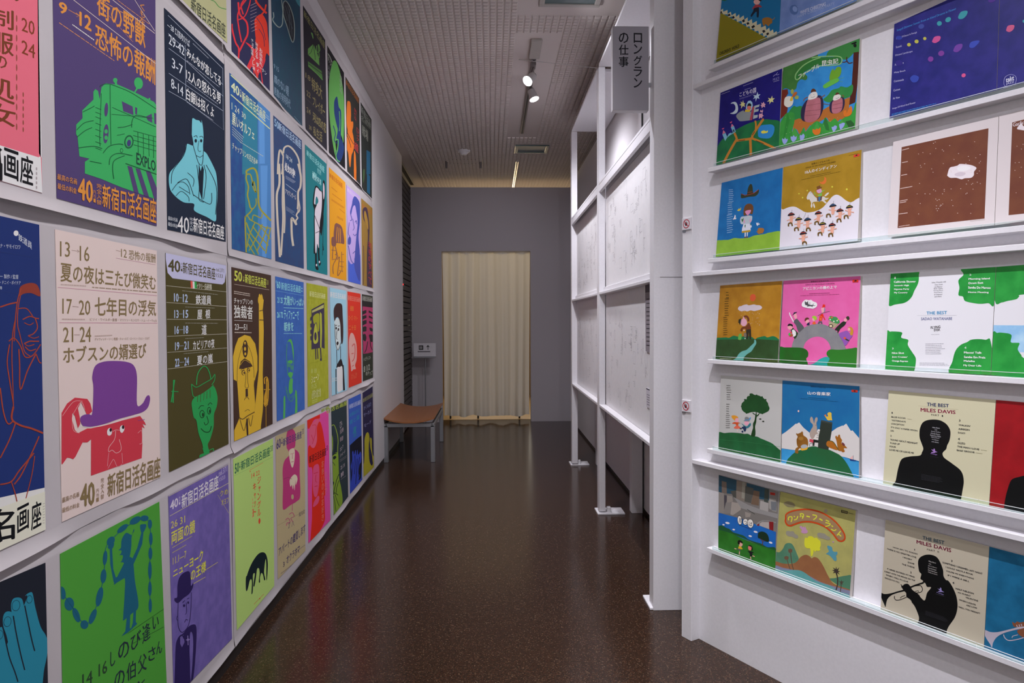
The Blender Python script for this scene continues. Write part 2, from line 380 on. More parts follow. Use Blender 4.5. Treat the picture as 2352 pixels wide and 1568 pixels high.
# ================================================================== record wall unit, right foreground
UNIT = empty('record_display_wall'); UNIT.matrix_world = RW @ Matrix.Translation((0, 0, 0)); tag(UNIT, 'white display wall with full-width shelves holding the record covers', 'display wall')
def ubox(name, u0, u1, n0, n1, z0, z1, m=M_WHITE, bev=.0015, parent=None, lab=None):
    o = boxobj(name, (u0, u1, n0, n1, z0, z1), m, parent or UNIT, bev=bev)
    if lab: o['label'] = lab
    return o
BK = 2.245
ubox('back_panel', -1.6, 2.186, BK, BK + .02, 0, CEIL - .02, bev=0)
ubox('side_panel', 2.186, 2.246, 2.196, 2.30, 0, CEIL - .02)
ubox('side_panel', 2.246, 2.262, 2.245, 2.32, 0, CEIL - .02)
for zt_ in (1.82, 1.011, .208, -.606):
    ubox('shelf_board', -1.6, 2.1855, 2.197, BK, zt_ - .018 + H, zt_ + H)
for i, zt_ in enumerate(LEDGE_TOP):
    ld = ubox('ledge', -1.6, 2.102, 2.2, BK, zt_ - .018 + H, zt_ + H)
    us = [2.102, 2.075] + [1.69 - .447 * k for k in range(0, 8)]
    us = [2.102, 2.072, 1.728, 1.385, 1.04, .70, .36, 0.0, -.4, -.8, -1.2, -1.6]
    for a, b in zip(us[1:-1], us[2:]):
        ubox('acrylic_lip', b + .0008, a - .0008, 2.2005, 2.2025, zt_ + H, zt_ + .0135 + H, M_ACRYL, 0, ld)
        ubox('lip_edge', b + .0008, a - .0008, 2.2004, 2.2026, zt_ + .0135 + H, zt_ + .0148 + H, M_LIPEDGE, 0, ld)  # bright strip paints the glint along the lip's top edge
# the far corner panel beyond the unit (towards the partition)
# no-touch notices
def P_side(): return Plane(-2.196 * N, N)
PS = P_side()
M_RED = cmat('sign_red', (.5, .02, .04), .5, .3); M_NT = cmat('sign_white', (.74, .72, .76), .5, .3)
def notouch(cx, cy, lab):
    c = PS.at(cx, cy); u_ = float(c @ U); z_ = c[2]
    t = empty('no_touch_notice'); t.matrix_world = RW @ Matrix.Translation((u_, 2.196, z_)); tag(t, lab, 'notice', 'no-touch notices on the display wall')
    boxobj('plate', (-.026, .026, -.006, 0, -.026, .026), M_NT, t, bev=.001)
    boxobj('plate_shadow', (.008, .026, -.004, 0, -.034, -.026), M_STEEL, t)  # grey block standing in for the shadow bit below the plate
    q = MB(); n = 40; R1, R0 = .0195, .016
    def P(a, r, d=-.0065): return (r * math.cos(a), d, r * math.sin(a))
    for i in range(n):
        a, b = 2 * math.pi * i / n, 2 * math.pi * (i + 1) / n; q.face([P(a, R0), P(b, R0), P(b, R1), P(a, R1)], M_RED)
    a = math.radians(45); dx, dz = math.cos(a), math.sin(a); w2 = .0017
    q.face([(dx * R0 - dz * w2, -.0068, dz * R0 + dx * w2), (dx * R0 + dz * w2, -.0068, dz * R0 - dx * w2), (-dx * R0 + dz * w2, -.0068, -dz * R0 - dx * w2), (-dx * R0 - dz * w2, -.0068, -dz * R0 + dx * w2)], M_RED)
    q.build('prohibition_ring', t)
    q = MB(); mk = M_DARK
    q.face([(-.006, -.0062, -.008), (.006, -.0062, -.009), (.007, -.0062, .001), (-.006, -.0062, .002)], mk)
    for k in range(4): xx = -.0055 + k * .0035; q.face([(xx, -.0062, .001), (xx + .0024, -.0062, .001), (xx + .0022, -.0062, .010 - abs(k - 1.5) * .002), (xx + .0002, -.0062, .010 - abs(k - 1.5) * .002)], mk)
    q.face([(.006, -.0062, -.004), (.0115, -.0062, .002), (.010, -.0062, .004), (.006, -.0062, 0)], mk)
    q.build('hand_symbol', t)
notouch(1578.7, 514, 'upper white square no-touch notice with a crossed-out hand')
notouch(1577.6, 932, 'lower white square no-touch notice with a crossed-out hand')
# ================================================================== bench and direction stand
bl = onZ(889, 1061, 0); br = onZ(990, 1060, 0)
bn = empty('bench', (-.83, 7.5, 0)); tag(bn, 'low bench with a curved orange plywood seat and grey steel frame', 'bench')
BW, BD, BH = .235, .62, .40
ns = 14; q = MB(); top = []; bot = []
for j in range(2):
    for i in range(ns + 1):
        s = -1 + 2 * i / ns; x_ = s * (BW + .02); z_ = BH + .03 + .045 * (abs(s) ** 2.2) - .02
        top.append((x_, -BD - .02 if j == 0 else BD + .02, z_)); bot.append((x_, -BD - .02 if j == 0 else BD + .02, z_ - .014))
vs = top + bot; k = ns + 1; fs = []
for i in range(ns):
    fs += [(i, i + 1, k + i + 1, k + i), (2 * k + i, 3 * k + i, 3 * k + i + 1, 2 * k + i + 1), (i, 2 * k + i, 2 * k + i + 1, i + 1), (k + i, k + i + 1, 3 * k + i + 1, 3 * k + i)]
fs += [(0, k, 3 * k, 2 * k), (ns, 2 * k + ns, 3 * k + ns, k + ns)]
q.mesh(vs, fs, M_PLY, True); so = q.build('seat', bn); so.data.polygons.foreach_set('use_smooth', [False] * len(so.data.polygons))
for sx in (-1, 1):
    for sy in (-1, 1):
        boxobj('leg', (sx * BW - .022, sx * BW + .022, sy * (BD - .03) - .03, sy * (BD - .03) + .03, 0, BH - .03), M_STEEL, bn, bev=.003)
boxobj('frame_rail', (-BW, BW, -BD, -BD + .04, BH - .045, BH - .005), M_STEEL, bn, bev=.003); boxobj('frame_rail', (-BW, BW, BD - .04, BD, BH - .045, BH - .005), M_STEEL, bn, bev=.003)
boxobj('frame_rail', (-BW - .018, -BW + .012, -BD, BD, BH - .045, BH - .006), M_STEEL, bn, bev=.003); boxobj('frame_rail', (BW - .012, BW + .018, -BD, BD, BH - .045, BH - .006), M_STEEL, bn, bev=.003)
bn.location = (-.83, 6.92 + BD, 0)
st = empty('direction_stand', (-.905, 9.45, 0)); tag(st, 'floor stand with a small white direction plate before the back wall', 'sign stand')
q = MB(); q.cyl((0, 0, .01), (0, 0, .92), .008, .008, M_STEEL, 12); q.build('pole', st)
q = MB(); q.cyl((0, 0, 0), (0, 0, .012), .13, .125, M_STEEL, 28); q.build('base', st)
pz0 = onY(978, 818, 9.44)[2]; pz1 = onY(978, 788, 9.44)[2]
boxobj('plate', (-.155, .145, -.012, -.006, pz0, pz1), M_NT, st, bev=.001)
boxobj('tray', (-.155, .145, -.03, .01, pz0 - .02, pz0), M_STEEL, st, bev=.002)
q = MB(); zc = (pz0 + pz1) / 2 + .03
q.box(-.085, -.025, -.0135, -.012, zc - .03, zc + .03, M_DARK)
q.box(.035, .043, -.0135, -.012, zc - .03, zc + .025, M_DARK)
q.face([(.018, -.0136, zc + .008), (.026, -.0136, zc + .003), (.039, -.0136, zc + .02), (.052, -.0136, zc + .003), (.060, -.0136, zc + .008), (.039, -.0136, zc + .036)], M_DARK)
q.box(-.1, .07, -.0135, -.012, zc - .062, zc - .048, mat('6a6670'))
for k in range(2): q.box(-.072 + .022 * k, -.062 + .022 * k, -.0142, -.0135, zc - .018, zc + .018, M_NT)
q.build('direction_symbols', st)
# ================================================================== PRINTED MATTER: drawing helpers
FR = {'f0': (0, 0, 1), 'c1': (1560, 0, 2.97), 'c2': (1560, 320, 2.97), 'c3': (1560, 600, 2.97), 'c4': (1560, 1040, 2.97),
      'd1': (1640, 80, 4.9), 'd2': (1640, 340, 6.031), 'd3': (1640, 620, 6.534), 'd4': (1640, 850, 6.031), 'd5': (1640, 1080, 5.057),
      'd6': (2010, 880, 5.058), 'd7': (2010, 1180, 4.357), 'z1': (0, 0, 2.8), 'z2': (0, 480, 2.8), 'z3': (0, 1040, 2.97), 'z4': (500, 0, 3.92),
      'z5': (500, 380, 4.9), 'z6': (500, 600, 3.484), 'z7': (500, 900, 2.347), 'g1': (740, 960, 5.6), 'p1': (1280, 220, 2.903), 'p2': (1280, 620, 1.782),
      's1': (1100, 0, 3.41)}
_TC = {}
def glyphs(txt, bold):
    """text as flat triangles, normalised to its own unit box"""
    key = (txt, bold)
    if key in _TC: return _TC[key]
    cu = bpy.data.curves.new('t', 'FONT'); cu.body = txt; cu.size = 1; cu.resolution_u = 2
    ob = bpy.data.objects.new('t', cu); COL.objects.link(ob)
    dg = bpy.context.evaluated_depsgraph_get(); me = bpy.data.meshes.new_from_object(ob.evaluated_get(dg))
    vs = np.array([v.co[:2] for v in me.vertices]) if len(me.vertices) else np.zeros((0, 2))
    fs = [list(p.vertices) for p in me.polygons]
    bpy.data.objects.remove(ob); bpy.data.meshes.remove(me); bpy.data.curves.remove(cu)
    if len(vs):
        sh = [(0, 0)] if bold == 0 else [(-bold, 0), (bold, 0), (0, bold * .8), (0, -bold * .8)] if bold > .01 else [(-bold, 0), (bold, 0)]
        n0 = len(vs); fs = [[i + k * n0 for i in f] for k in range(len(sh)) for f in fs]
        lay = np.repeat(np.arange(len(sh)), n0)
        vs = np.concatenate([vs + np.array(d) for d in sh])
        lo, hi = vs.min(0), vs.max(0); vs = (vs - lo) / np.maximum(hi - lo, 1e-6); vs = np.concatenate([vs, lay[:, None]], 1)
    _TC[key] = (vs, fs); return _TC[key]
def clip(poly, quad):
    """clip a polygon to the (convex) sheet outline"""
    area_ = sum(quad[i][0] * quad[(i + 1) % 4][1] - quad[(i + 1) % 4][0] * quad[i][1] for i in range(4))
    sg_ = 1 if area_ > 0 else -1
    out = list(poly)
    for i in range(4):
        a, b = quad[i], quad[(i + 1) % 4]; ex, ey = b[0] - a[0], b[1] - a[1]
        def d(p): return sg_ * (ex * (p[1] - a[1]) - ey * (p[0] - a[0]))
        res = []
        for j in range(len(out)):
            p, q = out[j], out[(j + 1) % len(out)]; dp, dq = d(p), d(q)
            if dp >= 0: res.append(p)
            if (dp >= 0) != (dq >= 0):
                t = dp / (dp - dq); res.append((p[0] + (q[0] - p[0]) * t, p[1] + (q[1] - p[1]) * t))
        out = res
        if len(out) < 3: return []
    return out
def catmull(p, closed, n=5):
    m = len(p); out = []
    rng = range(m if closed else m - 1)
    for i in rng:
        g = (lambda j: p[j % m]) if closed else (lambda j: p[min(max(j, 0), m - 1)])
        a, b, c, d = g(i - 1), g(i), g(i + 1), g(i + 2)
        for k in range(n):
            t = k / n
            out.append(tuple(.5 * (2 * b[q] + (c[q] - a[q]) * t + (2 * a[q] - 5 * b[q] + 4 * c[q] - d[q]) * t * t + (3 * b[q] - a[q] - 3 * c[q] + d[q]) * t ** 3) for q in (0, 1)))
    if not closed: out.append(tuple(p[-1]))
    return out
def ribbon(p, w):
    out = []; m = len(p)
    for i in range(m):
        a, b = p[max(i - 1, 0)], p[min(i + 1, m - 1)]; dx, dy = b[0] - a[0], b[1] - a[1]; l = math.hypot(dx, dy) or 1
        out.append(((p[i][0] - dy / l * w, p[i][1] + dx / l * w), (p[i][0] + dy / l * w, p[i][1] - dx / l * w)))
    return [(out[i][0], out[i + 1][0], out[i + 1][1], out[i][1]) for i in range(m - 1)]
STEP = .000016
class Art:
    def __init__(s, name, plane, quad, base, k, rough=.6, spec=.3, thick=.0012, label=None, cat=None, group=None, parent=None, backdepth=None):
        s.pl, s.q, s.k, s.rough, s.spec = plane, quad, k, rough, spec
        s.lines = []; s.i = 1; s.ill = MB(); s.let = MB(); s.fr = FR['f0']; s.lift0 = .00012
        fr = [Vector(plane.at(*p)) for p in quad]; bk = [v - Vector(plane.n) * thick for v in fr]
        m = s.mt(base); e = mat('cfc9c2', .7, .2, 1.0) if thick > .002 else m
        q = MB(); q.face(fr, m)
        for i in range(4): q.face([fr[i], bk[i], bk[(i + 1) % 4], fr[(i + 1) % 4]], e)
        q.face(bk[::-1], e)
        s.o = q.build(name, parent)
        if label: tag(s.o, label, cat, group)
    def mt(s, h):
        k = s.k
        if '^' in h: h, kk = h.split('^'); k = k * float(kk)
        if '~' in h:
            a, b = h.split('~'); return mat(a, s.rough, s.spec, k, mottle=b, scale=22)
        return mat(h, s.rough, s.spec, k)
    def poly(s, pts, m, tgt, lift):
        pts = clip(pts, s.q)
        if len(pts) >= 3: tgt.face([s.pl.at(x, y, lift) for x, y in pts], m)
    def conv(s, p): return (s.fr[0] + p[0] / s.fr[2], s.fr[1] + p[1] / s.fr[2])
    def text(s, hexc, tl, tr, h0, h1, txt, vertical=False):
        bold = .008
        if '*' in hexc: hexc = hexc.replace('*', ''); bold = .016
        if '-' in hexc: hexc = hexc.replace('-', ''); bold = 0.0
        if bold > .01 and txt.isascii(): bold = .028
        m = s.mt(hexc); L = s.lift0 + STEP * s.i
        c = [s.conv(p) for p in (tl, tr, (tr[0], tr[1] + h1), (tl[0], tl[1] + h0))]
        P4 = [s.pl.at(x, y, L) for x, y in c]
        big = max(abs(h0), abs(h1)) / s.fr[2] > (9 if vertical is False else 14)
        tgt = MB() if big else s.let
        def put(vs, fs, u0, u1, v0, v1):
            pts = []
            for (a, b, l_) in vs:
                u = u0 + (u1 - u0) * a; v = v0 + (v1 - v0) * b      # v = 1 is the top
                pts.append((P4[0] * (1 - u) + P4[1] * u) * v + (P4[3] * (1 - u) + P4[2] * u) * (1 - v) + s.pl.n * (l_ * 4e-6))
            tgt.mesh(pts, fs, m)
        if vertical:
            n = len(txt)
            for i, ch in enumerate(txt):
                if ch == ' ': continue
                vs, fs = glyphs(ch, bold)
                if not len(vs): continue
                pad = .06 / n
                if ch in 'ー-':
                    vs = np.stack([vs[:, 1], vs[:, 0], vs[:, 2]], 1); put(vs, fs, .42, .58, 1 - (i + .95) / n, 1 - (i + .05) / n); continue
                sm = .28 if ch in 'ャッョュィ・.' else 0
                put(vs, fs, sm, 1 - sm * .3, 1 - (i + 1) / n + pad, 1 - i / n - pad - sm * .5 / n)
        else:
            vs, fs = glyphs(txt, bold)
            if len(vs): put(vs, fs, 0, 1, 0, 1)
        if big and tgt.f: s.lines.append(tgt)
        s.i += 1
    def run(s, src):
        for ln in src.strip().split('\n'):
            ln = ln.strip()
            if not ln or ln[0] == '#': continue
            head, _, txt = ln.partition('|'); a = head.split(); c = a[0]
            if c == 'F': s.fr = FR[a[1]]; continue
            if c in 'TV':
                p = [tuple(float(v) for v in w_.split(',')) for w_ in a[2:4]]; h0 = float(a[4]); h1 = float(a[5]) if len(a) > 5 else h0
                s.text(a[1], p[0], p[1], h0, h1, txt, c == 'V'); continue
            L = s.lift0 + STEP * s.i; s.i += 1; m = s.mt(a[1])
            if c in 'PC':
                p = [s.conv(tuple(float(v) for v in w_.split(','))) for w_ in a[2:]]
                if c == 'C': p = catmull(p, True)
                s.poly(p, m, s.ill, L)
            elif c in 'SL':
                w2 = float(a[2]) / s.fr[2] / 2
                p = [s.conv(tuple(float(v) for v in w_.split(','))) for w_ in a[3:]]
                if c == 'S': p = catmull(p, False)
                for r_ in ribbon(p, w2): s.poly(r_, m, s.ill, L)
            elif c == 'E':
                a = ' '.join(a).replace(',', ' ').split()
                cx, cy, rx, ry = [float(v) for v in a[2:6]]; ro = math.radians(float(a[6])) if len(a) > 6 else 0
                p = [s.conv((cx + rx * math.cos(t) * math.cos(ro) - ry * math.sin(t) * math.sin(ro), cy + rx * math.cos(t) * math.sin(ro) + ry * math.sin(t) * math.cos(ro))) for t in np.linspace(0, 2 * math.pi, 21)[:-1]]
                s.poly(p, m, s.ill, L)
            elif c == 'D':      # scattered dots / specks: x0,y0 x1,y1 count radius
                x0, y0 = [float(v) for v in a[2].split(',')]; x1, y1 = [float(v) for v in a[3].split(',')]; r = float(a[5]); rnd = random.Random(int(a[4]))
                for _ in range(int(a[4])):
                    cx, cy = rnd.uniform(x0, x1), rnd.uniform(y0, y1)
                    s.poly([s.conv((cx + r * dx, cy + r * dy * .6)) for dx, dy in ((-1, 0), (0, -1), (1, 0), (0, 1))], m, s.ill, L)
            elif c == 'X':      # rows of print too small to read: broken hairlines
                p = [tuple(float(v) for v in w_.split(',')) for w_ in a[2:4]]; h = float(a[4]); n = int(a[5]); h1 = float(a[6]) if len(a) > 6 else h
                rnd = random.Random(int(p[0][0] * 7 + n))
                for i in range(n):
                    t = 0.0; end = 1 - rnd.random() * .25 * (n > 1)
                    f = (i + .28) / n; f2 = (i + .28 + (.4 if n < 3 else .26)) / n
                    while t < end:
                        t2 = min(end, t + rnd.uniform(.03, .12))
                        def at(u, ff): return s.conv((p[0][0] + (p[1][0] - p[0][0]) * u, p[0][1] + (p[1][1] - p[0][1]) * u + (h + (h1 - h) * u) * ff))
                        s.poly([at(t, f), at(t2, f), at(t2, f2), at(t, f2)], m, s.let, L); t = t2 + .012
        return s
    def done(s, names=('illustration', 'lettering')):
        if s.ill.f: s.ill.build(names[0], s.o)
        for l_ in s.lines: l_.build(names[1], s.o)
        if s.let.f: s.let.build('small_print', s.o)['kind'] = 'stuff'
        return s.o
def Q(t): return [tuple(float(v) for v in w_.split(',')) for w_ in t.split()]
# ------------------------------------------------------------------ the twelve big sheets the posters are printed and mounted on
seams = [1.905, 1.10, .272, -.535, -1.345]
sy = [1.10, 2.858, 4.602, 6.335]
rowname = ['top', 'second', 'third', 'bottom']; colname = ['nearest', 'middle', 'farthest']
def wob(x, k): return math.sin(x * 3.1 + k * 1.7) * .5 + math.sin(x * 7.3 + k * 2.9) * .3 + math.sin(x * 13.7 + k) * .2
for r in range(4):
    for c in range(3):
        y0, y1, zt_, zb_ = sy[c] + .0025, sy[c + 1] - .0025, seams[r] + H, seams[r + 1] + H
        nu, zs = 44, [0, .006, .014, .024, .034] + [.034 + (zt_ - zb_ - .068) * i / 6 for i in range(1, 6)]
        ht = zt_ - zb_; zs = [0, .005, .012, .02, .03, .036] + [.036 + (ht - .072) * i / 5 for i in range(1, 5)] + [ht - .036, ht - .03, ht - .02, ht - .012, ht - .005, ht]
        vs, fs = [], []
        for j, d in enumerate(zs):
            for i in range(nu + 1):
                yy = y0 + (y1 - y0) * i / nu
                g = r * 5 + c * 3
                cb = max(0, .5 + .8 * wob(yy, g)) * .021 if r < 3 else max(0, .3 + wob(yy, g)) * .008   # curl of the lower edge
                ct = max(0, .25 + .8 * wob(yy, g + 11)) * .006
                eb = max(0, (d - (ht - .036)) / .036); et = max(0, (.036 - d) / .036)
                xx = WX + .0042 + cb * eb ** 1.7 + ct * et ** 2 - .0028 * (et > .3)
                side = min(i, nu - i)
                if side == 0: xx += .003 * max(0, wob(d * 3, g))
                dz = -.010 * max(0, wob(yy * 1.3, g + 5)) * (et ** .5) + .0035 * wob(yy, g + 3) * eb ** .5
                vs.append((xx, yy, zt_ - d + dz))
        W_ = nu + 1
        for j in range(len(zs) - 1):
            for i in range(nu): a = j * W_ + i; fs.append((a, a + 1, a + W_ + 1, a + W_))
        me = bpy.data.meshes.new('backing_sheet'); me.from_pydata(vs, [], fs); me.materials.append(M_SHEET); me.polygons.foreach_set('use_smooth', [True] * len(fs)); me.update()
        tag(link('backing_sheet', me), 'grey sheet behind the posters, %s row, %s of the three along the wall' % (rowname[r], colname[c]), 'sheet', 'grey backing sheets on the poster wall')
KL, KR = 1.35, 1.1
def poster(label, quad, base, src):
    a = Art('poster', P_LEFT, Q(quad), base, KL, .6, .1, .001, label, 'poster', 'printed film posters on the left wall'); a.run(src); return a.done()
# ================================================================== POSTERS (outlines measured on the wall, drawn in print colours, one with painted sheen)
# ---- second row from the top, left to right
poster('pink poster with brown brush writing and the numbers 20 and 24', '-390,-725 84,-268 97,443 -370,305', 'd9687a', '''
F z1
P e8e2dc -1400,-2200 252,-760 268,-735 270,1012 -1200,560 -1200,1400 272,1240 262,1010 240,-500
P d9687a -1400,-2600 235,-760 250,1012 -1200,560
P e9e4de -1200,560 250,1012 272,1245 -1200,1000
T 6e3a22* -60,30 88,70 130 130 |制
T 6e3a22* -60,190 88,225 140 140 |服
T 6e3a22* -40,350 45,365 80 80 |の
T 6e3a22* -100,460 95,520 150 160 |処
T 6e3a22* -90,640 100,690 150 130 |女
T 7a3a22 138,110 222,140 88 90 |20
T 7a3a22 138,255 225,288 86 90 |24
V 8a4a3a- 98,80 112,84 760 760 |・・・・・・・・・・・・
V 8a4a3a- 140,580 154,584 270 270 |・・・・・・
P 1c1c1e -200,1180 -120,900 0,955 15,1150 10,1180
T 16161a* -230,860 15,930 250 225 |名
T 16161a* 25,945 118,978 190 190 |画
T 16161a* 128,985 212,1015 190 185 |座
V a0979a- 225,1065 240,1070 150 150 |・・・・・
T 6e3a22* 80,-60 125,-45 60 60 |・
''')
poster('dark violet poster with a bright green cab-over truck lettered EXPLO', '118,-229 357,-5 360,519 131,455', '4d3f6c', '''
F z1
T d08a3e* 378,5 432,25 75 75 |9
L d08a3e 3 440,62 510,102
L d08a3e 3 488,82 512,103 492,108
T d08a3e* 510,70 588,110 92 95 |12
T d08a3e* 622,-60 935,150 150 165 |街の野獣
T d08a3e* 612,145 998,385 150 165 |恐怖の報酬
X c98a50 380,140 735,385 12 1 12
X e0d0c8 465,150 605,250 16 1 16
X c98a50 640,30 855,265 9 1 9
X c98a50 548,-60 850,110 12 1 12
X c98a50 720,-30 960,150 10 1 10
L ddc8bc 3 460,-10 1000,408
L ddc8bc 3 700,-20 995,215
L ddc8bc 2.5 860,-10 995,200
V d08a3e 900,10 930,30 230 240 |くもを越せ
F z1
P 3aa55c 490,800 530,760 528,710 600,640 600,590 612,572 630,585 640,640 652,560 680,535 760,545 850,585 990,655 1006,680 1010,1290 985,1275 840,1225 770,1200 650,1150 545,1115 545,1040 575,1020 510,1005 498,880 488,860
E 3aa55c 740,515 14 14
E 3aa55c 740,517 13 16
E 3aa55c 890,535 28 38 -10
L 3aa55c 14 742,520 748,560
L 3aa55c 12 885,560 862,600 905,625
L 3aa55c 10 960,630 962,650
P 4d3f6c 782,650 852,685 858,740 792,715
P 4d3f6c 868,688 882,694 880,738 868,732
P 4d3f6c 938,750 975,730 978,790 950,775
P 4d3f6c 990,725 1005,730 1005,800 992,795
E 4d3f6c 682,705 12 45 4
E 4d3f6c 680,860 17 62 4
E 3aa55c 681,845 11 14
E 3aa55c 681,885 11 14
E 1d5a3a 828,912 30 44 6
E 3aa55c 828,912 22 34 6
E 3f3a70 828,920 13 22 6
E 1d5a3a 780,968 10 15
E 3aa55c 780,968 7 11
P 4d3f6c 818,1065 848,1072 892,1245 860,1235
P 4d3f6c 870,1080 900,1088 958,1268 925,1258
P 4d3f6c 935,1092 965,1100 1008,1210 1008,1285 990,1278
P 3aa55c 862,985 1006,1030 1006,1110 868,1060
T 1e3f35* 875,978 1000,1035 78 70 |EXPLO
S 1d5a3a 4 640,560 655,545 700,540 760,560 850,600 1003,700
S 1d5a3a 4 706,545 708,720 712,900 712,930
S 1d5a3a 4 650,600 645,720 640,860 642,940
L 1d5a3a 3 716,735 850,745 985,760
L 1d5a3a 3 720,690 1000,815
L 1d5a3a 3 612,690 650,705
L 1d5a3a 3 612,720 650,735
L 1d5a3a 3 612,750 650,765
L 1d5a3a 3 612,790 650,805
L 1d5a3a 3 612,830 650,845
L 1d5a3a 3 612,870 650,885
L 1d5a3a 3 612,910 650,925
L 1d5a3a 3 612,950 650,965
S 1d5a3a 4 492,835 540,790 600,775
S 1d5a3a 4 495,880 545,840 590,820
S 1d5a3a 4 505,950 600,940 655,955
S 1d5a3a 4 530,720 590,690 605,680
S 1d5a3a 4 845,820 850,770 880,740 960,760
S 1d5a3a 4 755,820 800,815 850,800
L 1d5a3a 3 750,870 800,860
L 1d5a3a 2.5 855,840 1003,880
L 1d5a3a 2.5 855,870 1003,910
L 1d5a3a 2.5 855,900 1003,940
L 1d5a3a 2.5 858,930 1003,970
L 1d5a3a 2.5 885,850 888,985
L 1d5a3a 2.5 920,860 922,995
L 1d5a3a 2.5 955,870 957,1005
L 1d5a3a 2.5 985,880 987,1015
S 1d5a3a 4 660,985 700,940 760,925 790,930
S 1d5a3a 4 700,1060 710,1010 760,985 850,1000
S 1d5a3a 4 730,1150 722,1080 735,1030 800,1000
L 1d5a3a 3 575,1035 650,1050
L 1d5a3a 4 805,1050 1005,1120
T d08a3e 365,1115 492,1150 38 38 |最高の名画
T d08a3e 367,1175 490,1210 38 38 |最低の料金
T d08a3e* 497,1135 595,1165 145 145 |40
V d08a3e- 598,1220 612,1225 80 80 |円均一
V d08a3e- 618,1175 650,1185 140 135 |完全入替
T d08a3e* 655,1180 1002,1280 150 160 |新宿日活名画座
''')
poster('dark navy poster with a pale blue man in a jacket, hands clasped', '377.5,18 515,148 518.6,555 385,527', '1c2638', '''
F z1
L 9aa4b4 2.5 1080,98 1432,440
L 9aa4b4 2.5 1082,215 1435,545
L 9aa4b4 2.5 1085,310 1200,395 1436,620
L 9aa4b4 2.5 1085,470 1437,715
L 9aa4b4 2.5 1085,585 1200,650 1437,835 1432,440
L 9aa4b4 2.5 1190,290 1196,650
T c8ced8 1075,130 1220,260 45 48 |—28 口笛吹けば
T c8ced8 1085,215 1185,300 65 60 |29-42
T c8ced8 1105,370 1175,425 62 60 |3-7
T c8ced8 1100,500 1178,560 62 62 |8-14
T dfe4ea* 1200,300 1420,490 62 66 |みんなが恋してる
T dfe4ea* 1197,435 1418,600 76 70 |12人の怒れる男
T dfe4ea* 1197,560 1375,690 78 70 |白銀は招くよ
X a0a8b6 1200,385 1410,555 9 1 9
X a0a8b6 1200,515 1400,665 9 1 9
X a0a8b6 1200,650 1370,770 9 1 9
X a0a8b6 1240,275 1340,370 9 1 9
C 6fbcc8 1225,770 1245,730 1280,740 1300,790 1308,870 1306,960 1330,990 1372,1070 1392,1130 1398,1250 1390,1350 1385,1422 1330,1395 1250,1355 1246,1310 1180,1300 1120,1255 1090,1205 1088,1120 1125,1070 1165,1020 1190,970 1200,925 1240,935 1240,900 1226,830
C 1c2638 1220,870 1222,770 1240,725 1270,720 1290,745 1295,790 1280,775 1260,770 1238,760 1234,800 1232,870
S 14202e 4 1245,880 1262,872 1268,885
S 14202e 4 1282,880 1298,876 1304,886
E 14202e 1258,905 8 12
E 14202e 1293,905 7 11
S 14202e 3 1278,905 1272,960 1285,975 1292,968
S 14202e 3.5 1262,1000 1285,1010 1305,998
S 14202e 4 1240,930 1260,1000 1278,1050 1300,1055 1308,960
P 14202e 1278,1050 1290,1100 1300,1062 1310,1090 1300,1290 1282,1230 1276,1130
S 14202e 4 1200,925 1180,1000 1110,1100 1100,1180
S 14202e 4 1265,1060 1280,1200 1278,1280 1310,1300
S 14202e 4 1310,1060 1325,1140 1308,1280
S 14202e 4 1325,1060 1390,1200 1385,1380
S 14202e 4 1240,1250 1300,1290 1355,1310 1360,1240
S 14202e 4 1140,1175 1190,1150 1215,1175 1245,1260
S 14202e 3.5 1105,1225 1140,1180 1175,1170 1210,1200 1220,1250
S 14202e 3.5 1130,1260 1165,1230 1210,1265 1215,1295
S 14202e 3.5 1150,1200 1190,1225 1215,1240
S 14202e 3.5 1205,1110 1245,1150 1240,1200
T c8ced8 1080,1388 1140,1402 26 26 |最高の名画
T c8ced8 1080,1425 1140,1442 26 26 |最低の料金
T dfe4ea 1140,1385 1215,1400 110 100 |40
V c8ced8- 1218,1395 1240,1400 90 90 |完全入替
T e4e8ee* 1242,1392 1440,1450 100 95 |新宿日活名画座
''')
poster('pale yellow-green poster bottom above the navy poster, top of the view', '374,-543 512,-306 522,99 390,-25', 'a9a97f', '''
F z1
S 4f8a4a 5 1290,-60 1340,-10 1380,10 1410,45 1455,60
T 3f4438* 1228,-25 1450,155 95 95 |新宿日活名画座
''')
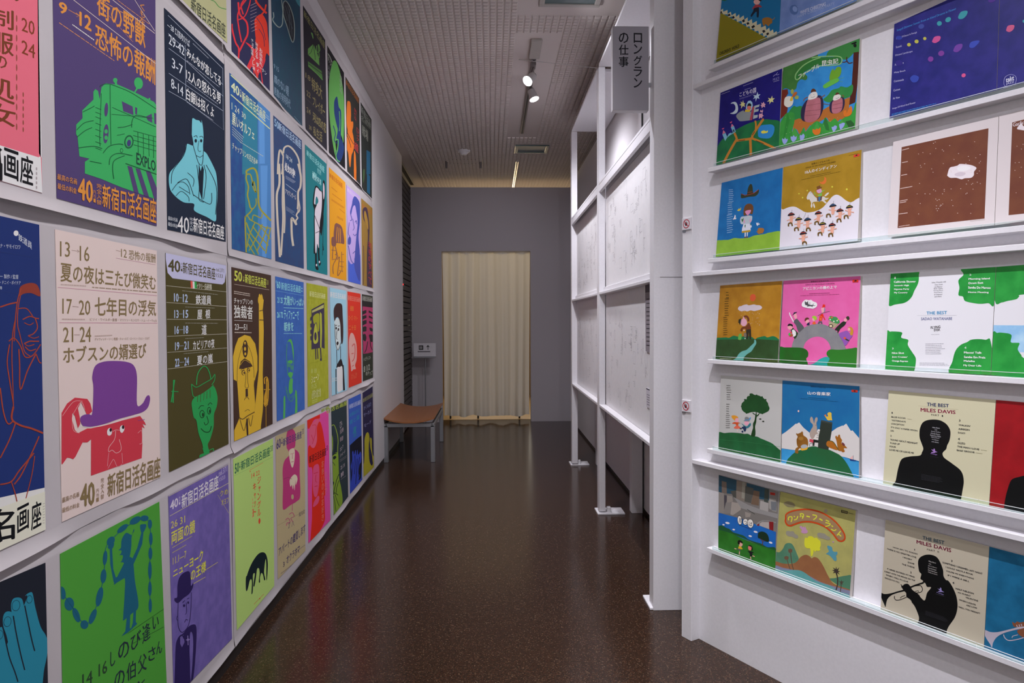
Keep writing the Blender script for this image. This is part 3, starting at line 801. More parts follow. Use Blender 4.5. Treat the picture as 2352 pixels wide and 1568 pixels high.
poster('navy poster with tangled red tree branches, top row', '528,-284 614,-140 620,212 532.7,122', '2c2c4c', '''
F z4
S d0343c 14 185,550 190,440 160,380 130,260 128,215
S d0343c 16 190,470 240,370 270,300 260,200 200,130 185,20
S d0343c 12 215,380 190,250 180,140 210,60 270,-20
S d0343c 10 180,180 240,150 280,60 300,-30
S d0343c 12 230,130 210,50 235,0
C d0343c 280,640 265,600 280,560 305,500 310,450 285,420 250,380 290,400 330,440 360,430 400,450 420,500 430,540 410,600 395,640 410,770 400,765 385,650 360,690 350,720 340,650 325,600 330,690 310,600
C d33c2c 330,200 350,150 400,130 440,200 450,300 460,400 465,500 440,480 420,540 400,480 360,440 340,380 345,300
S d33c2c 18 440,120 400,80 350,20 340,-20
S d33c2c 14 400,260 380,160 420,100 435,40
S d33c2c 10 335,200 345,330 370,450
S d33c2c 12 355,430 330,500 330,620 362,700
S 2c2c4c 5 350,160 400,240 430,360
S 2c2c4c 5 370,260 410,330 420,420
S 2c2c4c 4 300,20 330,60 340,120 305,260
L b8a4ac 2.5 295,50 345,25
L b8a4ac 2.5 295,75 350,50
L b8a4ac 2.5 293,105 350,80
L b8a4ac 2.5 293,135 350,110
L b8a4ac 2.5 293,165 348,140
L b8a4ac 2.5 295,195 348,170
L b8a4ac 2.5 297,225 350,200
L b8a4ac 2.5 300,255 350,230
L b8a4ac 2.5 303,285 352,260
V e8dfe2 300,340 322,360 150 150 |チョスは歌
V e8dfe2 338,370 362,395 150 140 |好きなる
V e8dfe2 375,420 402,450 160 160 |お前まれ
V e8dfe2 312,500 335,525 120 120 |プレ演
V e8dfe2 345,545 370,570 110 90 |ディ
T e8dfe2 350,560 440,650 36 36 |マーチン
''')
poster('dark teal-blue poster with a hatched oval drawn in chalk line, top row', '620,-124 689,-11 694.4,291 629.3,224.5', '2a4358~26485a', '''
F z4
C 2a2c34 590,20 620,15 660,70 685,160 692,250 690,340 678,375 655,330 620,230 595,130
S 8f9e98 7 575,0 585,90 595,150 625,240 655,340 675,380 688,350 692,250 680,150 650,60 615,10 590,30 590,120
S 8f9e98 9 500,110 505,150 495,180 530,230 560,245 582,215 585,150 590,60
L 5d6a70 3 610,50 640,150 650,290
L 5d6a70 3 630,50 660,170 670,330
L 5d6a70 3 650,80 645,190 675,260
L 5d6a70 3 600,80 625,190 640,130
T 7e98ac 505,570 550,610 40 42 |9 15
T 7e98ac* 508,665 640,780 75 95 |顔のない眼
T 7e98ac 508,775 655,900 70 85 |悪魔の発明時代
X 6d8a9e 690,1040 748,1110 14 1 14
P 3f8290 700,0 748,0 748,70 720,40
''')
poster('near-black poster with a green tent drawing above olive lettering', '696.4,12.8 747,92 751.3,349.5 702.3,300', '26242e', '''
F z4
T 8a8a58 775,85 965,380 60 70 |新宿日活名画座
P 63984e 855,300 862,340 858,352 838,290 830,285
P 63984e 812,440 862,395 912,520 915,590 812,490
S 26242e 4 862,395 840,470 815,490
S 26242e 4 862,395 880,540
S 63984e 7 890,410 895,470 920,450 905,400 915,520
P 4c7a3e 812,550 935,640 945,715 815,600
S 63984e 6 815,585 880,650 945,720
L 26242e 5 820,575 940,665
T 8a8058 790,650 835,690 46 46 |18
T 8f8658* 845,690 940,780 110 120 |特攻大
T 8f8658* 855,860 965,960 80 100 |プレイボー
T 8f8658* 855,1000 975,1110 85 95 |河は四の恋
T 8a8058* 860,1130 940,1190 85 95 |私生活
T 8a8058 800,810 835,840 46 46 |22
T 8a8058 800,960 835,990 46 46 |24
T 8a8058 822,1125 845,1140 36 36 |30
L 55544a 2 790,880 968,1060
''')
poster('black poster with a tall green head-shaped blob', '752,104.6 790,167 792.9,392.9 755.9,353.3', '1a1a20', '''
F z4
C 5a9a4e 1035,560 1055,545 1080,580 1110,690 1130,820 1138,950 1138,1100 1132,1280 1120,1240 1100,1200 1090,1240 1060,1280 1075,1400 1055,1390 1030,1250 1010,1080 1000,900 1002,740 1015,640
C 22386a 1050,910 1075,870 1090,960 1110,1000 1112,1100 1110,1230 1130,1290 1138,1340 1120,1420 1090,1470 1070,1455 1060,1380 1080,1330 1070,1240 1075,1150 1060,1080 1048,1000
C 5a9a4e 1060,1130 1080,1160 1070,1230 1055,1200
S 5fae50 8 1065,1260 1085,1260 1080,1340 1065,1400 1075,1440 1100,1455
S 22386a 7 1040,1130 1060,1200 1050,1260 1070,1290
S 5a9a4e 6 1095,1000 1100,1110 1095,1180
S 9aa096 5 990,480 1010,510 1030,560
T 7c8078 990,480 1030,560 60 70 |あ天
V 6c7070 990,580 1012,610 130 120 |天使の
V 8a8f88 1098,650 1120,700 170 160 |遊戯の詩
''')
poster('black poster with an orange guitar-like shape, top row far end', '793.9,176 825,225.8 828,429 798,398.4', '30302e', '''
F z4
T a8642e 1155,710 1270,880 50 55 |新宿日活名画座
C c86a28 1165,930 1180,910 1195,930 1200,1020 1200,1090 1218,1095 1220,1140 1212,1180 1222,1230 1228,1300 1220,1360 1205,1400 1195,1500 1185,1480 1175,1380 1160,1330 1160,1250 1170,1180 1160,1100
S 30302e 5 1160,1180 1190,1240 1225,1300
S 30302e 5 1165,1220 1185,1270 1200,1330
C c86a28 1228,1360 1240,1380 1245,1450 1248,1568 1230,1568 1226,1450
V 9c3438 1228,960 1250,1000 100 110 |男と女
V 9c3438 1250,1140 1272,1170 120 120 |ロング
V b23a3c 1225,1260 1268,1300 80 90 |道
F z5
P c86a28 1532,40 1560,70 1560,185 1535,165
''')
poster('dark grey poster with blue stripe, last of the top row', '828.6,234.7 853.3,274.2 854,455.5 831.6,433.5', '2e3230', '''
F z4
T 858a84 1290,945 1375,1080 60 70 |新宿日活
T 72776f 1290,1030 1380,1110 50 60 |名画座
T 82867c 1300,1120 1355,1180 90 100 |戦場
P 2a5c7a 1340,1350 1375,1370 1375,1568 1340,1568
F z5
P 2a5c7a 1680,80 1715,120 1715,330 1680,300
C 445c3c 1635,60 1655,50 1650,150 1636,190
''')
poster('blue poster, man in profile in a net jersey drawn in olive line', '527.6,167 620.4,257.7 623.5,595 533.3,571', '2b4a86~2a5c8e', '''
F z4
P 2f7a94 230,850 355,960 360,1568 220,1568
P 4a80ba 360,880 440,950 472,1010 475,1568 360,1568
P 5c94d0 372,1000 420,1040 425,1568 375,1568
L c4cc9a 9 118,675 470,1000
L c4cc9a 9 118,850 470,1160
T c8d0a8* 120,720 195,790 90 85 |40
V c8d0a8- 200,800 212,810 70 70 |円均一
T c8d0a8* 218,815 430,1000 90 100 |新宿日活名画座
X 9ab4c8 432,1020 465,1050 40 2
T c0cab4 125,920 195,980 62 50 |1 24
T c0cab4 215,1000 252,1030 48 50 |30
T cfd6b8* 128,1005 330,1180 115 85 |黒いオルフェ
X b4c2b8 130,1130 235,1230 90 4 90
T cfd6b8 130,1275 360,1440 62 60 |チャップリンの百万長者
X b4c2b8 200,1270 410,1400 14 1 14
F z5
P 2f7a94 300,-20 460,-20 460,600 450,1040 320,1010
P 4a80ba 455,-20 600,-20 607,1055 450,1020
P 5c94d0 480,0 560,0 545,1040 500,1030
S 9c9838 20 325,90 325,60 390,30 430,60 450,150 455,300 470,470 560,580 600,620
S 9c9838 16 325,90 320,150 345,240 335,330 350,400 365,470 385,490 370,520 320,570 308,600 315,850 320,980
S 9c9838 14 330,100 365,100 385,160 400,250 430,300 405,180 390,230
S 9c9838 12 385,500 430,440 430,370
S 9c9838 12 330,560 380,620 400,560 440,570 490,590 500,540
S 9c9838 12 350,600 420,640 540,700 590,700
S 9c9838 14 320,640 370,760 440,850 530,960
S 9c9838 12 420,640 350,800 330,920
S 9c9838 12 500,660 430,820 350,960
S 9c9838 14 560,680 510,820 440,960
S 9c9838 14 595,700 560,860 540,990
S 9c9838 12 330,760 400,880 460,1000
S 9c9838 12 390,680 470,790 570,900
S 9c9838 12 340,880 400,980 420,1010
S 9c9838 12 460,660 540,760 590,830
''')  # paler upright bands paint the vertical sheen on this blue poster
poster('slate blue poster with a long-haired profile in cream line', '628.3,265 693.4,322.7 698,616.7 633,598.8', '33456e~2c4a76', '''
F z4
T 8fb0cc* 510,1060 550,1100 70 70 |50
T a4bcd4* 548,1095 750,1265 70 80 |新宿日活名画座
S c8bfae 16 590,1400 560,1350 545,1450 540,1568
S c8bfae 15 590,1380 600,1330 640,1315 690,1360 730,1440 745,1568
S c8bfae 12 590,1400 585,1500 575,1568
T c6d2de 615,1385 670,1430 36 40 |18 24
T dfe6ee* 605,1450 690,1520 80 90 |処女の泉
F z5
S c8bfae 24 690,-20 695,200 665,330 670,560 685,800 700,1030
S c8bfae 20 730,-20 735,150 730,400 735,600 720,900 712,1010
S c8bfae 16 740,120 748,400 755,600 748,760
S c8bfae 22 905,-20 935,120 930,240 905,300 905,420 900,490
S c8bfae 12 905,360 925,480 905,530 905,480
S c8bfae 16 905,520 885,560 900,590 880,620 885,670
S c8bfae 24 885,665 835,590 830,680 835,800 850,905
T dfe6ee* 752,-20 875,60 75 60 |処女の泉
X b8c6d6 765,110 880,180 40 3
X b8c6d6 765,200 885,290 14 1
T dfe6ee 760,255 880,330 60 60 |アマゾンガール
X 9fb0c6 770,455 865,520 50 4
''')
poster('teal poster with a white-suited man bending over, outlined in black', '701,331.6 750,376.3 752,631.4 705.5,618.8', '1f7880', '''
F z4
T 8ccccc* 800,1345 960,1500 50 60 |新宿日活名画座
F z5
V 8ccccc* 1065,50 1115,90 80 70 |南
T a8dcdc* 1065,75 1165,160 70 75 |南太平洋
T 8ccccc 1120,20 1165,60 60 60 |世界
C 16181e 1095,240 1115,228 1145,260 1175,290 1182,200 1190,165 1205,190 1212,300 1200,420 1190,560 1180,700 1168,790 1150,760 1145,960 1150,1060 1162,1100 1140,1125 1128,1000 1122,880 1115,1000 1118,1100 1135,1165 1115,1175 1098,1140 1095,1000 1080,980 1085,800 1082,620 1085,500 1070,430 1078,330
C d4ccda 1102,260 1118,248 1150,285 1172,310 1172,450 1162,560 1150,640 1140,820 1138,930 1120,880 1110,980 1098,960 1095,800 1092,620 1095,500 1115,440 1085,430 1090,340
C 1f7880 1108,350 1130,380 1128,420 1100,440
L 16181e 6 1090,560 1150,720
L 16181e 6 1100,760 1142,740
C d4ccda 1188,200 1200,230 1202,330 1192,380 1185,300
L 16181e 5 1190,560 1180,1010
S 16181e 6 1180,880 1192,950 1178,940
E d4ccda 1112,1120 8 14
E d4ccda 1145,1085 8 14
''')
poster('orange poster with a purple stool-like machine sketch', '756,384 793.3,418.8 796,644.7 758.2,635', 'd89426', '''
F z5
T b05a20* 1258,80 1405,200 50 60 |新宿日活名画座
X b06424 1280,235 1345,290 18 1
X b06424 1290,310 1400,390 16 1
X b06424 1280,370 1430,470 24 2
X b06424 1370,480 1430,530 16 1
T a85a28 1340,560 1410,600 30 30 |六甲太平洋
C 7a5048 1320,660 1345,650 1400,700 1425,870 1385,875 1315,860 1305,780 1312,700
L d89426 6 1345,690 1335,860
L d89426 6 1365,700 1358,865
L d89426 6 1383,710 1380,868
C 7a5048 1283,810 1330,815 1330,900 1285,900
L 7a5048 8 1300,900 1290,1050
L 7a5048 8 1320,900 1345,1000
L 7a5048 7 1280,950 1335,960 1335,1050 1282,1060
S 7a5048 8 1320,1000 1350,1020 1300,1120 1300,1220
S 7a5048 8 1345,1060 1370,1030 1360,1120 1350,1240 1385,1190
L 7a5048 6 1395,970 1400,1200
L 7a5048 5 1370,1080 1420,1085
L 7a5048 5 1368,1130 1418,1140
L 7a5048 5 1365,1180 1412,1190
L 7a5048 5 1390,1000 1420,1000
''')
poster('lilac poster with a woman with long blue hair', '796,424 827,451.4 828.6,653.5 800,646', 'b49cd8', '''
F z5
T d0c4e8 1460,250 1600,370 40 50 |新宿日活名画座
P 4a62c4 1468,1060 1500,1110 1560,1090 1605,1000 1612,1345 1468,1305
C 46509e 1520,380 1545,345 1590,400 1602,480 1600,640 1585,800 1600,1000 1600,1300 1540,1150 1545,1000 1560,800 1575,640 1560,520 1545,450 1520,470 1500,560 1490,520 1510,440
S 46509e 8 1500,560 1510,610 1490,620
S 46509e 7 1545,640 1560,620 1565,660
S 46509e 6 1520,600 1535,700 1520,730
S 46509e 7 1525,770 1545,790 1560,770
C 46509e 1465,840 1480,800 1500,820 1495,880 1470,890
S 46509e 6 1480,640 1470,760 1490,800
S 46509e 8 1470,900 1500,1060 1540,1110
S 46509e 8 1520,990 1560,960 1540,1060
''')
poster('brown-gold poster with a dark hooded profile and red lettering', '830,455 855.5,478 857,661.6 832.7,654.5', '96763a', '''
F z5
T b06432 1625,420 1735,510 50 50 |新宿日活
C 4a3848 1640,480 1670,470 1690,520 1708,700 1705,850 1720,960 1735,1200 1735,1380 1700,1370 1680,1340 1680,1000 1690,800 1680,700 1660,640 1640,600 1630,520
C a4803c 1650,520 1665,520 1690,620 1695,720 1675,680 1650,590
C 96763a 1655,640 1680,690 1690,780 1665,790 1660,740
V a43a44* 1695,840 1735,880 480 470 |若者のすべて
S 4a3848 6 1640,900 1645,1120 1638,1340
''')
# ---- third row
poster('dark blue poster with an orange-lined long-haired figure, at the left edge', '-390,407 90,516 104.4,1215.8 -370,1432', '22336c', '''
F z2
P e0dcd2 -1200,1700 0,1855 290,1790 300,1960 -1200,2600
E dfe2e6 103,155 16 18
T c4ccd8 118,155 205,215 44 46 |鉄道員
T b4bccb 0,222 130,232 26 26 |ナ・サモイロワ
T b4bccb 0,418 118,422 28 28 |ー 製作 / 監督
T b4bccb 0,458 132,462 24 24 |・ドニイ・ポイチア
T b4bccb 0,495 12,497 20 20 |8
L 2b3a6c 2 0,275 250,315
L 2b3a6c 2 0,530 250,560
C 8a3c30 130,500 190,475 240,490 258,560 200,540 150,545 125,560
S 9c4230 7 135,510 110,600 95,750 90,850
S 9c4230 6 130,560 115,640 112,740 125,800 140,860 160,920 200,950
S 9c4230 9 0,630 60,610 110,600
S 9c4230 6 115,640 170,640 210,690
S 9c4230 7 145,710 190,690 225,700 250,705
S 9c4230 5 155,730 190,745 215,730
S 9c4230 7 225,700 240,760 215,800 180,815
S 9c4230 5 180,815 215,830 250,820
S 9c4230 8 155,865 190,850 220,850 250,850
S 9c4230 6 155,865 180,880 220,870
S 9c4230 7 160,885 190,910 230,900
S 9c4230 7 55,850 90,830 130,880 160,950 210,940 260,870
S 9c4230 8 230,930 175,1040 130,1160 125,1000 120,900
S 9c4230 7 230,930 250,980 265,990
S 9c4230 7 60,870 45,980 60,1100 85,1250
S 9c4230 6 100,700 80,800 75,950 80,1100 85,1280
S 9c4230 8 0,1150 20,1300 50,1380 85,1360
S 9c4230 12 85,1270 75,1350 130,1390 200,1410 275,1440
S 9c4230 8 100,1370 60,1480 0,1600
S 9c4230 8 250,1460 220,1530 140,1700 90,1770
F z3
S 9c4230 9 230,0 130,120 75,195 0,215
S 9c4230 7 75,195 100,270 115,335
S 9c4230 6 235,20 215,150 175,310
P d8d5c4 -400,420 0,372 305,262 312,522 0,675 -400,860
T 14161a* -110,385 100,375 250 210 |名
T 14161a* 115,375 195,335 185 175 |画
T 14161a* 210,345 280,315 190 180 |座
P 14161a -60,480 -10,450 15,600 -50,640
X a8a69a 290,340 304,335 150 8 150
''')
poster('cream poster with a red face lifting a purple bowler hat', '126.8,526.4 360,575.7 368.7,1095.6 143.1,1198.2', 'd6c4bf', '''
F z2
T 7d6c4a 385,205 450,215 100 95 |13
L 9a7f74 3 460,265 508,272
L 9a7f74 3 495,262 510,273 497,280
T 7d6c4a 512,235 575,243 98 95 |16
L 9a7f74 3 745,265 775,272
T 7d6c4a 778,255 815,262 52 52 |12
T 7d6c4a 828,260 1000,290 64 58 |恐怖の報酬
L a06080 2 745,315 1000,358
T 7d6c4a* 388,338 1002,428 128 95 |夏の夜は三たび微笑む
X b8a49c 390,475 552,485 20 1
X 94806c 592,495 1008,528 16 1
L b87a94 2.5 372,503 1008,556
T 7d6c4a 400,575 462,580 98 96 |17
L 9a7f74 3 465,625 505,630
T 7d6c4a 507,585 580,588 96 92 |20
T 7d6c4a* 608,562 1003,590 128 100 |七年目の浮気
X b8a49c 398,698 545,700 20 1
T 94806c 578,700 1008,708 18 18 |ビリイ・ワイルダー監督・マリリン・モンロウ・トム・イーウェル
L b87a94 2.5 380,730 1012,733
T 7d6c4a 405,760 470,758 96 96 |21
L 9a7f74 3 475,808 512,808
T 7d6c4a 512,757 585,755 98 98 |24
X b8a49c 608,808 720,802 18 1
T 94806c 608,828 960,822 18 18 |デイヴィッド・リーン監督・チャールズ・ロートン・ジョン・ミルズ
T 7d6c4a* 405,885 940,858 110 100 |ホブスンの婿選び
F z2
P c23a48 395,1310 430,1250 480,1212 510,1215 560,1220 580,1250 592,1300 560,1330 548,1300 520,1240 500,1280 512,1340 515,1380 500,1410 480,1330 465,1310 462,1350 480,1420 500,1440 560,1410 588,1410 585,1480 560,1500 530,1500 505,1550 485,1590 470,1608 450,1600 430,1598 415,1620 400,1640 395,1640
P c23a48 585,1410 900,1330 930,1370 938,1390 915,1380 930,1410 912,1400 915,1450 915,1510 910,1601 584,1714
S e3a8a8 2.5 400,1330 470,1240 530,1235
S e3a8a8 2.5 470,1315 520,1240 545,1290
S e3a8a8 2.5 462,1340 470,1420 510,1440
C 74418c 592,1310 600,1150 592,1080 610,1010 660,982 740,976 820,984 862,1010 880,1080 880,1255 915,1250 940,1205 958,1198 964,1225 950,1275 915,1305 850,1325 760,1350 680,1378 610,1395 545,1400 520,1375 516,1340 540,1322 570,1318
S e8dcd8 3 520,1395 600,1402 700,1382 820,1345 900,1320
C ece4e2 690,1450 688,1425 700,1408 716,1412 718,1440 705,1456
C ece4e2 772,1430 770,1405 782,1390 797,1395 798,1418 785,1438
E 2c1c24 710,1420 8 12
E 2c1c24 790,1402 8 12
S e8b0b0 2.5 724,1430 742,1420 768,1422
S e8b0b0 3 742,1425 735,1480 700,1530 698,1560 720,1550 745,1568 772,1555 778,1530 765,1480
S e8b0b0 2.5 885,1440 910,1425 912,1500 895,1510
S e8b0b0 2.5 690,1380 710,1370
L 74418c 3 885,1360 930,1352
F z3
S e0a0a8 2.5 735,105 760,60 775,45 800,95 830,75
S e0a0a8 2.5 740,0 730,90
S e0a0a8 2.5 830,0 835,70
T 8a7458 422,305 538,262 36 34 |最高の名画
T 8a7458 422,375 540,335 34 32 |最低の料金
T 7d6c4a* 545,215 645,190 155 165 |40
V 8a7458- 655,245 672,240 90 90 |円均一
V 8a7458- 685,170 708,165 150 145 |完全入替
T 7d6c4a* 732,145 1092,20 160 145 |新宿日活名画座
''')
poster('olive poster, pale blue heading banner, smiling green face in a brimmed hat', '380.4,580.7 519,609 525,1019 389,1083.8', '4a4424', '''
F z2
P b8b8e0 1064,308 1066,282 1453,362 1455,400 1445,470 1430,485 1110,445 1078,410
T 4c4628* 1080,315 1160,335 85 75 |40
V 4c4628- 1163,345 1173,347 55 55 |円均一
T 4c4628* 1175,338 1385,378 75 78 |新宿日活名画座
T 5c5848 1390,375 1440,385 25 25 |tel.371
T 5c5848 1390,412 1432,420 24 24 |1533
P e25a50 1225,462 1238,464 1240,512 1227,510
P e8e2e0 1238,464 1250,466 1252,513 1240,512
P 34a050 1250,466 1263,468 1265,515 1252,513
T d8d4c4 1265,475 1362,482 36 38 |イタリー名画特集
L b8b4a4 2.5 1066,492 1455,532
L b8b4a4 2.5 1068,600 1458,626
L b8b4a4 2.5 1070,708 1460,712
L b8b4a4 2.5 1072,818 1460,802
L b8b4a4 2.5 1075,922 1462,892
L b8b4a4 2.5 1078,1028 1463,980
T a8b8d4* 1118,540 1148,543 55 54 |10
T a8b8d4* 1175,545 1207,548 54 52 |12
L a8b8d4 2 1150,570 1170,571
T d8d8d4* 1258,550 1358,555 62 60 |鉄道員
T a8b8d4* 1120,648 1148,649 54 52 |13
T a8b8d4* 1177,648 1210,648 54 52 |15
L a8b8d4 2 1150,674 1174,674
T d8d8d4* 1268,648 1300,646 60 60 |屋
T d8d8d4* 1320,645 1352,644 60 60 |根
T a8b8d4* 1122,752 1150,750 54 52 |16
T a8b8d4* 1180,750 1210,748 54 52 |18
L a8b8d4 2 1152,776 1177,775
T d8d8d4* 1296,742 1328,740 66 66 |道
T a8b8d4* 1124,856 1152,853 54 52 |19
T a8b8d4* 1182,850 1212,848 54 52 |21
L a8b8d4 2 1154,880 1180,878
T d8d8d4* 1240,846 1378,832 62 60 |カビリアの夜
T a8b8d4* 1124,962 1153,958 54 52 |22
T a8b8d4* 1184,954 1214,950 54 52 |24
L a8b8d4 2 1156,986 1182,983
T d8d8d4* 1266,942 1368,926 62 62 |夏の嵐
X 8c8a7c 1170,520 1400,545 10 1
X 8c8a7c 1190,625 1380,632 9 1
X 8c8a7c 1190,728 1400,730 9 1
X 8c8a7c 1190,828 1310,822 9 1
X 8c8a7c 1180,925 1340,912 9 1
L 2c9850 7 1122,1098 1100,1242
L 2c9850 7 1115,1098 1112,1245
L 2c9850 5 1100,1172 1146,1174
C 2c9850 1252,1210 1300,1185 1350,1150 1375,1140 1392,1180 1398,1220 1392,1270 1375,1320 1372,1400 1350,1480 1335,1515 1345,1568 1310,1568 1300,1510 1275,1440 1262,1360 1245,1340 1235,1290 1232,1240
S 2c9850 6 1262,1130 1270,1060 1300,1015 1325,1015 1345,1050 1355,1095
S 2c9850 5 1230,1125 1262,1145 1310,1120 1360,1090 1380,1062 1378,1100 1360,1130
S 2c9850 5 1230,1125 1240,1200 1275,1205 1330,1170 1372,1130
L 4a4424 3 1270,1200 1268,1240
L 4a4424 3 1290,1190 1288,1240
L 4a4424 3 1310,1180 1308,1230
L 4a4424 3 1330,1170 1328,1220
L 4a4424 3 1350,1160 1350,1215
S 1c3c22 4 1275,1285 1290,1265 1310,1265
S 1c3c22 4 1335,1262 1350,1245 1362,1255
E 1c3c22 1298,1318 17 26
E 2c9850 1298,1318 13 21
E 1c3c22 1303,1322 6 13
E 1c3c22 1343,1296 13 24
E 2c9850 1343,1296 9 19
E 1c3c22 1347,1300 5 12
S 1c3c22 4 1328,1330 1338,1370 1320,1388 1312,1370
S 1c3c22 5 1290,1410 1315,1432 1345,1430 1358,1395
S 2c9850 5 1300,1540 1330,1555 1370,1540 1365,1568
F z3
C 2c9850 1360,15 1400,0 1440,10 1430,30 1370,40
''')
poster('brown poster with a yellow uniformed man raising one long arm', '532,613 622.6,632 626.3,973 538,1013.3', '46332a', '''
F z6
T c4cc54* 132,70 195,85 85 80 |50
V c4cc54- 203,120 212,122 40 40 |円均一
T c4cc54* 218,98 388,135 75 78 |新宿日活名画座
T a8ac54 392,150 405,152 36 36 |33
L b8aa9c 3 132,183 412,228
X c0b4a8 130,232 278,258 30 2
T e4dcd0* 130,288 280,305 50 45 |チャップリンの
T e4dcd0* 130,345 280,360 108 105 |独裁者
L e4dcd0 3 132,472 278,478
T e4dcd0* 135,500 235,502 48 48 |23—51
X c0b4a8 135,560 270,562 18 1
P dcae36 328,310 325,300 330,265 338,258 345,275 350,258 358,275 362,300 368,310 360,385 366,480 368,560 365,700 360,900 365,1100 360,1200 345,1320 345,1340 140,1440 132,1440 128,1360 175,1250 165,1100 155,960 128,945 122,760 140,680 165,615 215,588 260,600 300,660 318,760 318,870 295,960 290,1000 300,1140 292,1225 328,880 330,600
E dcae36 330,310 8 30
E 46332a 220,700 22 70
E dcae36 218,655 7 12
E dcae36 218,700 8 16
E dcae36 220,740 7 12
S 46332a 3 155,960 160,820 190,700 215,660 245,680 275,760 288,860 290,930
P 46332a 170,860 185,800 215,775 255,800 280,840 240,850 200,860
S dcae36 3 180,830 215,790 260,815
E 46332a 205,890 15 22
E dcae36 207,892 11 17
E 46332a 212,892 6 9
E 46332a 245,870 13 18
E dcae36 247,872 9 14
E 46332a 250,872 5 8
S 46332a 3.5 185,875 195,860 215,862
S 46332a 3.5 237,852 250,845 262,850
S 46332a 3 225,890 222,960 218,1000 228,1012 240,1010
S 46332a 3 238,880 240,960 246,1000 240,1012
P 46332a 222,1020 240,1018 242,1080 222,1085
S 46332a 4 212,1110 222,1092 240,1090 250,1105
S 46332a 3 215,1200 240,1185 255,1195
S 46332a 6 175,1250 200,1262 240,1235 295,1205
P 46332a 228,1260 240,1255 245,1390 232,1395 226,1300
S 46332a 4 175,1255 208,1355 232,1265
S 46332a 4 246,1250 262,1320 280,1230
L 46332a 5 332,398 362,390
L 46332a 6 332,468 366,470
S 46332a 3 148,985 158,1040
S 46332a 3 292,950 290,1000
S c89a30 7 375,980 372,940 388,925 400,940 405,990 402,1100 395,1140
C c89a30 385,940 400,945 405,1020 400,1120 385,1150 372,1140 370,1080 385,1020
S c89a30 5 368,1025 420,1025
S c89a30 6 368,1130 380,1160 400,1140
L c89a30 4 385,1160 386,1325
S 46332a 3 395,960 396,1100
''')
poster('cobalt blue poster with a faint green woman in sunglasses', '632.6,634.4 697.5,648.2 700,939.3 636.3,967.4', '3a62ac~3f68b4', '''
F z6
T 86c8dc* 466,152 502,160 62 60 |'60
T 86c8dc* 508,165 665,195 62 60 |新宿日活名画座
X 8ccce0 668,205 682,208 44 2
L 7ab4d8 2 464,235 690,275
T 8cd0e0* 478,285 520,290 46 46 |21 25
T 94d4e4* 528,268 690,300 82 62 |太陽がいっぱい
X 8ccce0 528,365 686,372 12 1
T 8cd0e0* 475,405 522,405 46 46 |26 72
T 94d4e4* 530,390 648,400 74 74 |ティファニーで
T 94d4e4* 530,485 606,482 76 76 |朝食を
X 8ccce0 528,572 676,572 10 1
C 57b058 555,650 575,622 595,640 608,720 608,800 600,740 590,670 572,640
C 57b058 560,800 585,790 600,800 590,820 580,815 570,830
S 4a9a70 5 555,660 550,740 555,820 562,900 580,930
S 4a9a70 4 608,740 606,830 600,900 590,930
E 4a8a80 570,830 14 18
E 4a8a80 592,850 12 20
C 57b058 562,900 580,885 600,895 595,920 585,935 572,925
C 57b058 575,950 600,940 598,1000 600,1040 580,1062 568,1030
S 4a9a70 5 545,1000 560,1080 590,1120 620,1060
S 4a9a70 4 555,1030 580,1090 605,1070
C 57b058 620,1040 632,1040 636,1130 635,1215 618,1220 622,1130
C 57b058 528,1090 540,1090 538,1250 524,1260 526,1170
''')
poster('yellow-green poster with dark drawing of figures under a porch roof', '704.4,649.4 752,658.8 754.9,913.4 707.2,934.4', '9a9e2c~a4a838', '''
F z6
T d0d49c 735,235 862,260 45 42 |新宿日活名画座
L 8a9020 2 718,295 880,310
P 40384c 750,385 852,330 856,700 835,690 750,705
P b0b06a 755,395 848,345 848,372 755,412
P b0b440 818,405 832,420 835,560 830,700 820,690 820,560
C b0b440 775,520 785,495 792,520 800,580 802,640 780,660 765,640 768,570
E 40384c 782,600 10 34
C 9a9e2c 765,440 812,420 812,540 800,560 790,490 770,500
P 40384c 740,450 750,440 750,470 740,480
P 40384c 740,500 752,495 752,525 742,530
P 40384c 740,550 752,545 752,580 742,582
P 40384c 740,600 752,595 752,630 742,632
L 40384c 8 782,690 786,785
L 40384c 7 796,690 802,780
L 40384c 9 822,690 828,790
E 40384c 826,785 8 12
L 8a9020 2 735,815 868,790
T b8c070 748,860 790,855 36 36 |8 18
T d4d8a8* 750,920 810,890 60 55 |シェーン
T b8c070 750,985 790,975 36 34 |19 25
T c4c890* 752,1035 825,1010 70 70 |必死の逃亡者
X b8c070 755,1110 810,1090 30 2
''')
poster('pale blue poster with a dark-haired woman in a white collar', '757.5,660 795,667.5 797.6,895.6 762.6,908.6', '98c4e4', '''
F z6
T e4eef4* 900,240 1025,262 48 45 |新宿日活名画座
C 3c2c2c 932,470 928,390 945,345 970,335 995,350 1000,430 1005,540 1002,640 990,660 985,600 980,500 965,450 945,455 940,480
C c8e0f2 935,480 965,455 980,500 983,580 980,660 965,708 950,700 940,640 935,560
S 2c2426 4 937,500 942,640 955,700 968,705 985,650
S 2c2426 5 940,515 955,510
S 2c2426 5 962,520 976,515
E 2c2426 948,535 6 11
E 2c2426 966,545 6 12
S 2c2426 4 955,550 950,610 958,625
C 2c2426 950,655 960,640 968,655 958,672
S 2c2426 4 952,705 955,830
S 2c2426 4 984,680 984,790
C 2c2426 950,850 955,825 985,780 1000,820 1000,840 960,850
P 2c2426 996,830 1008,830 1018,1030 1004,1035
P 2c2426 942,860 950,860 950,1060 944,1065
C ecf2f6 955,855 975,845 998,850 1000,1000 995,1030 960,1040 955,950
T e4eef4 915,930 1000,910 36 36 |恋のエチュード
''')
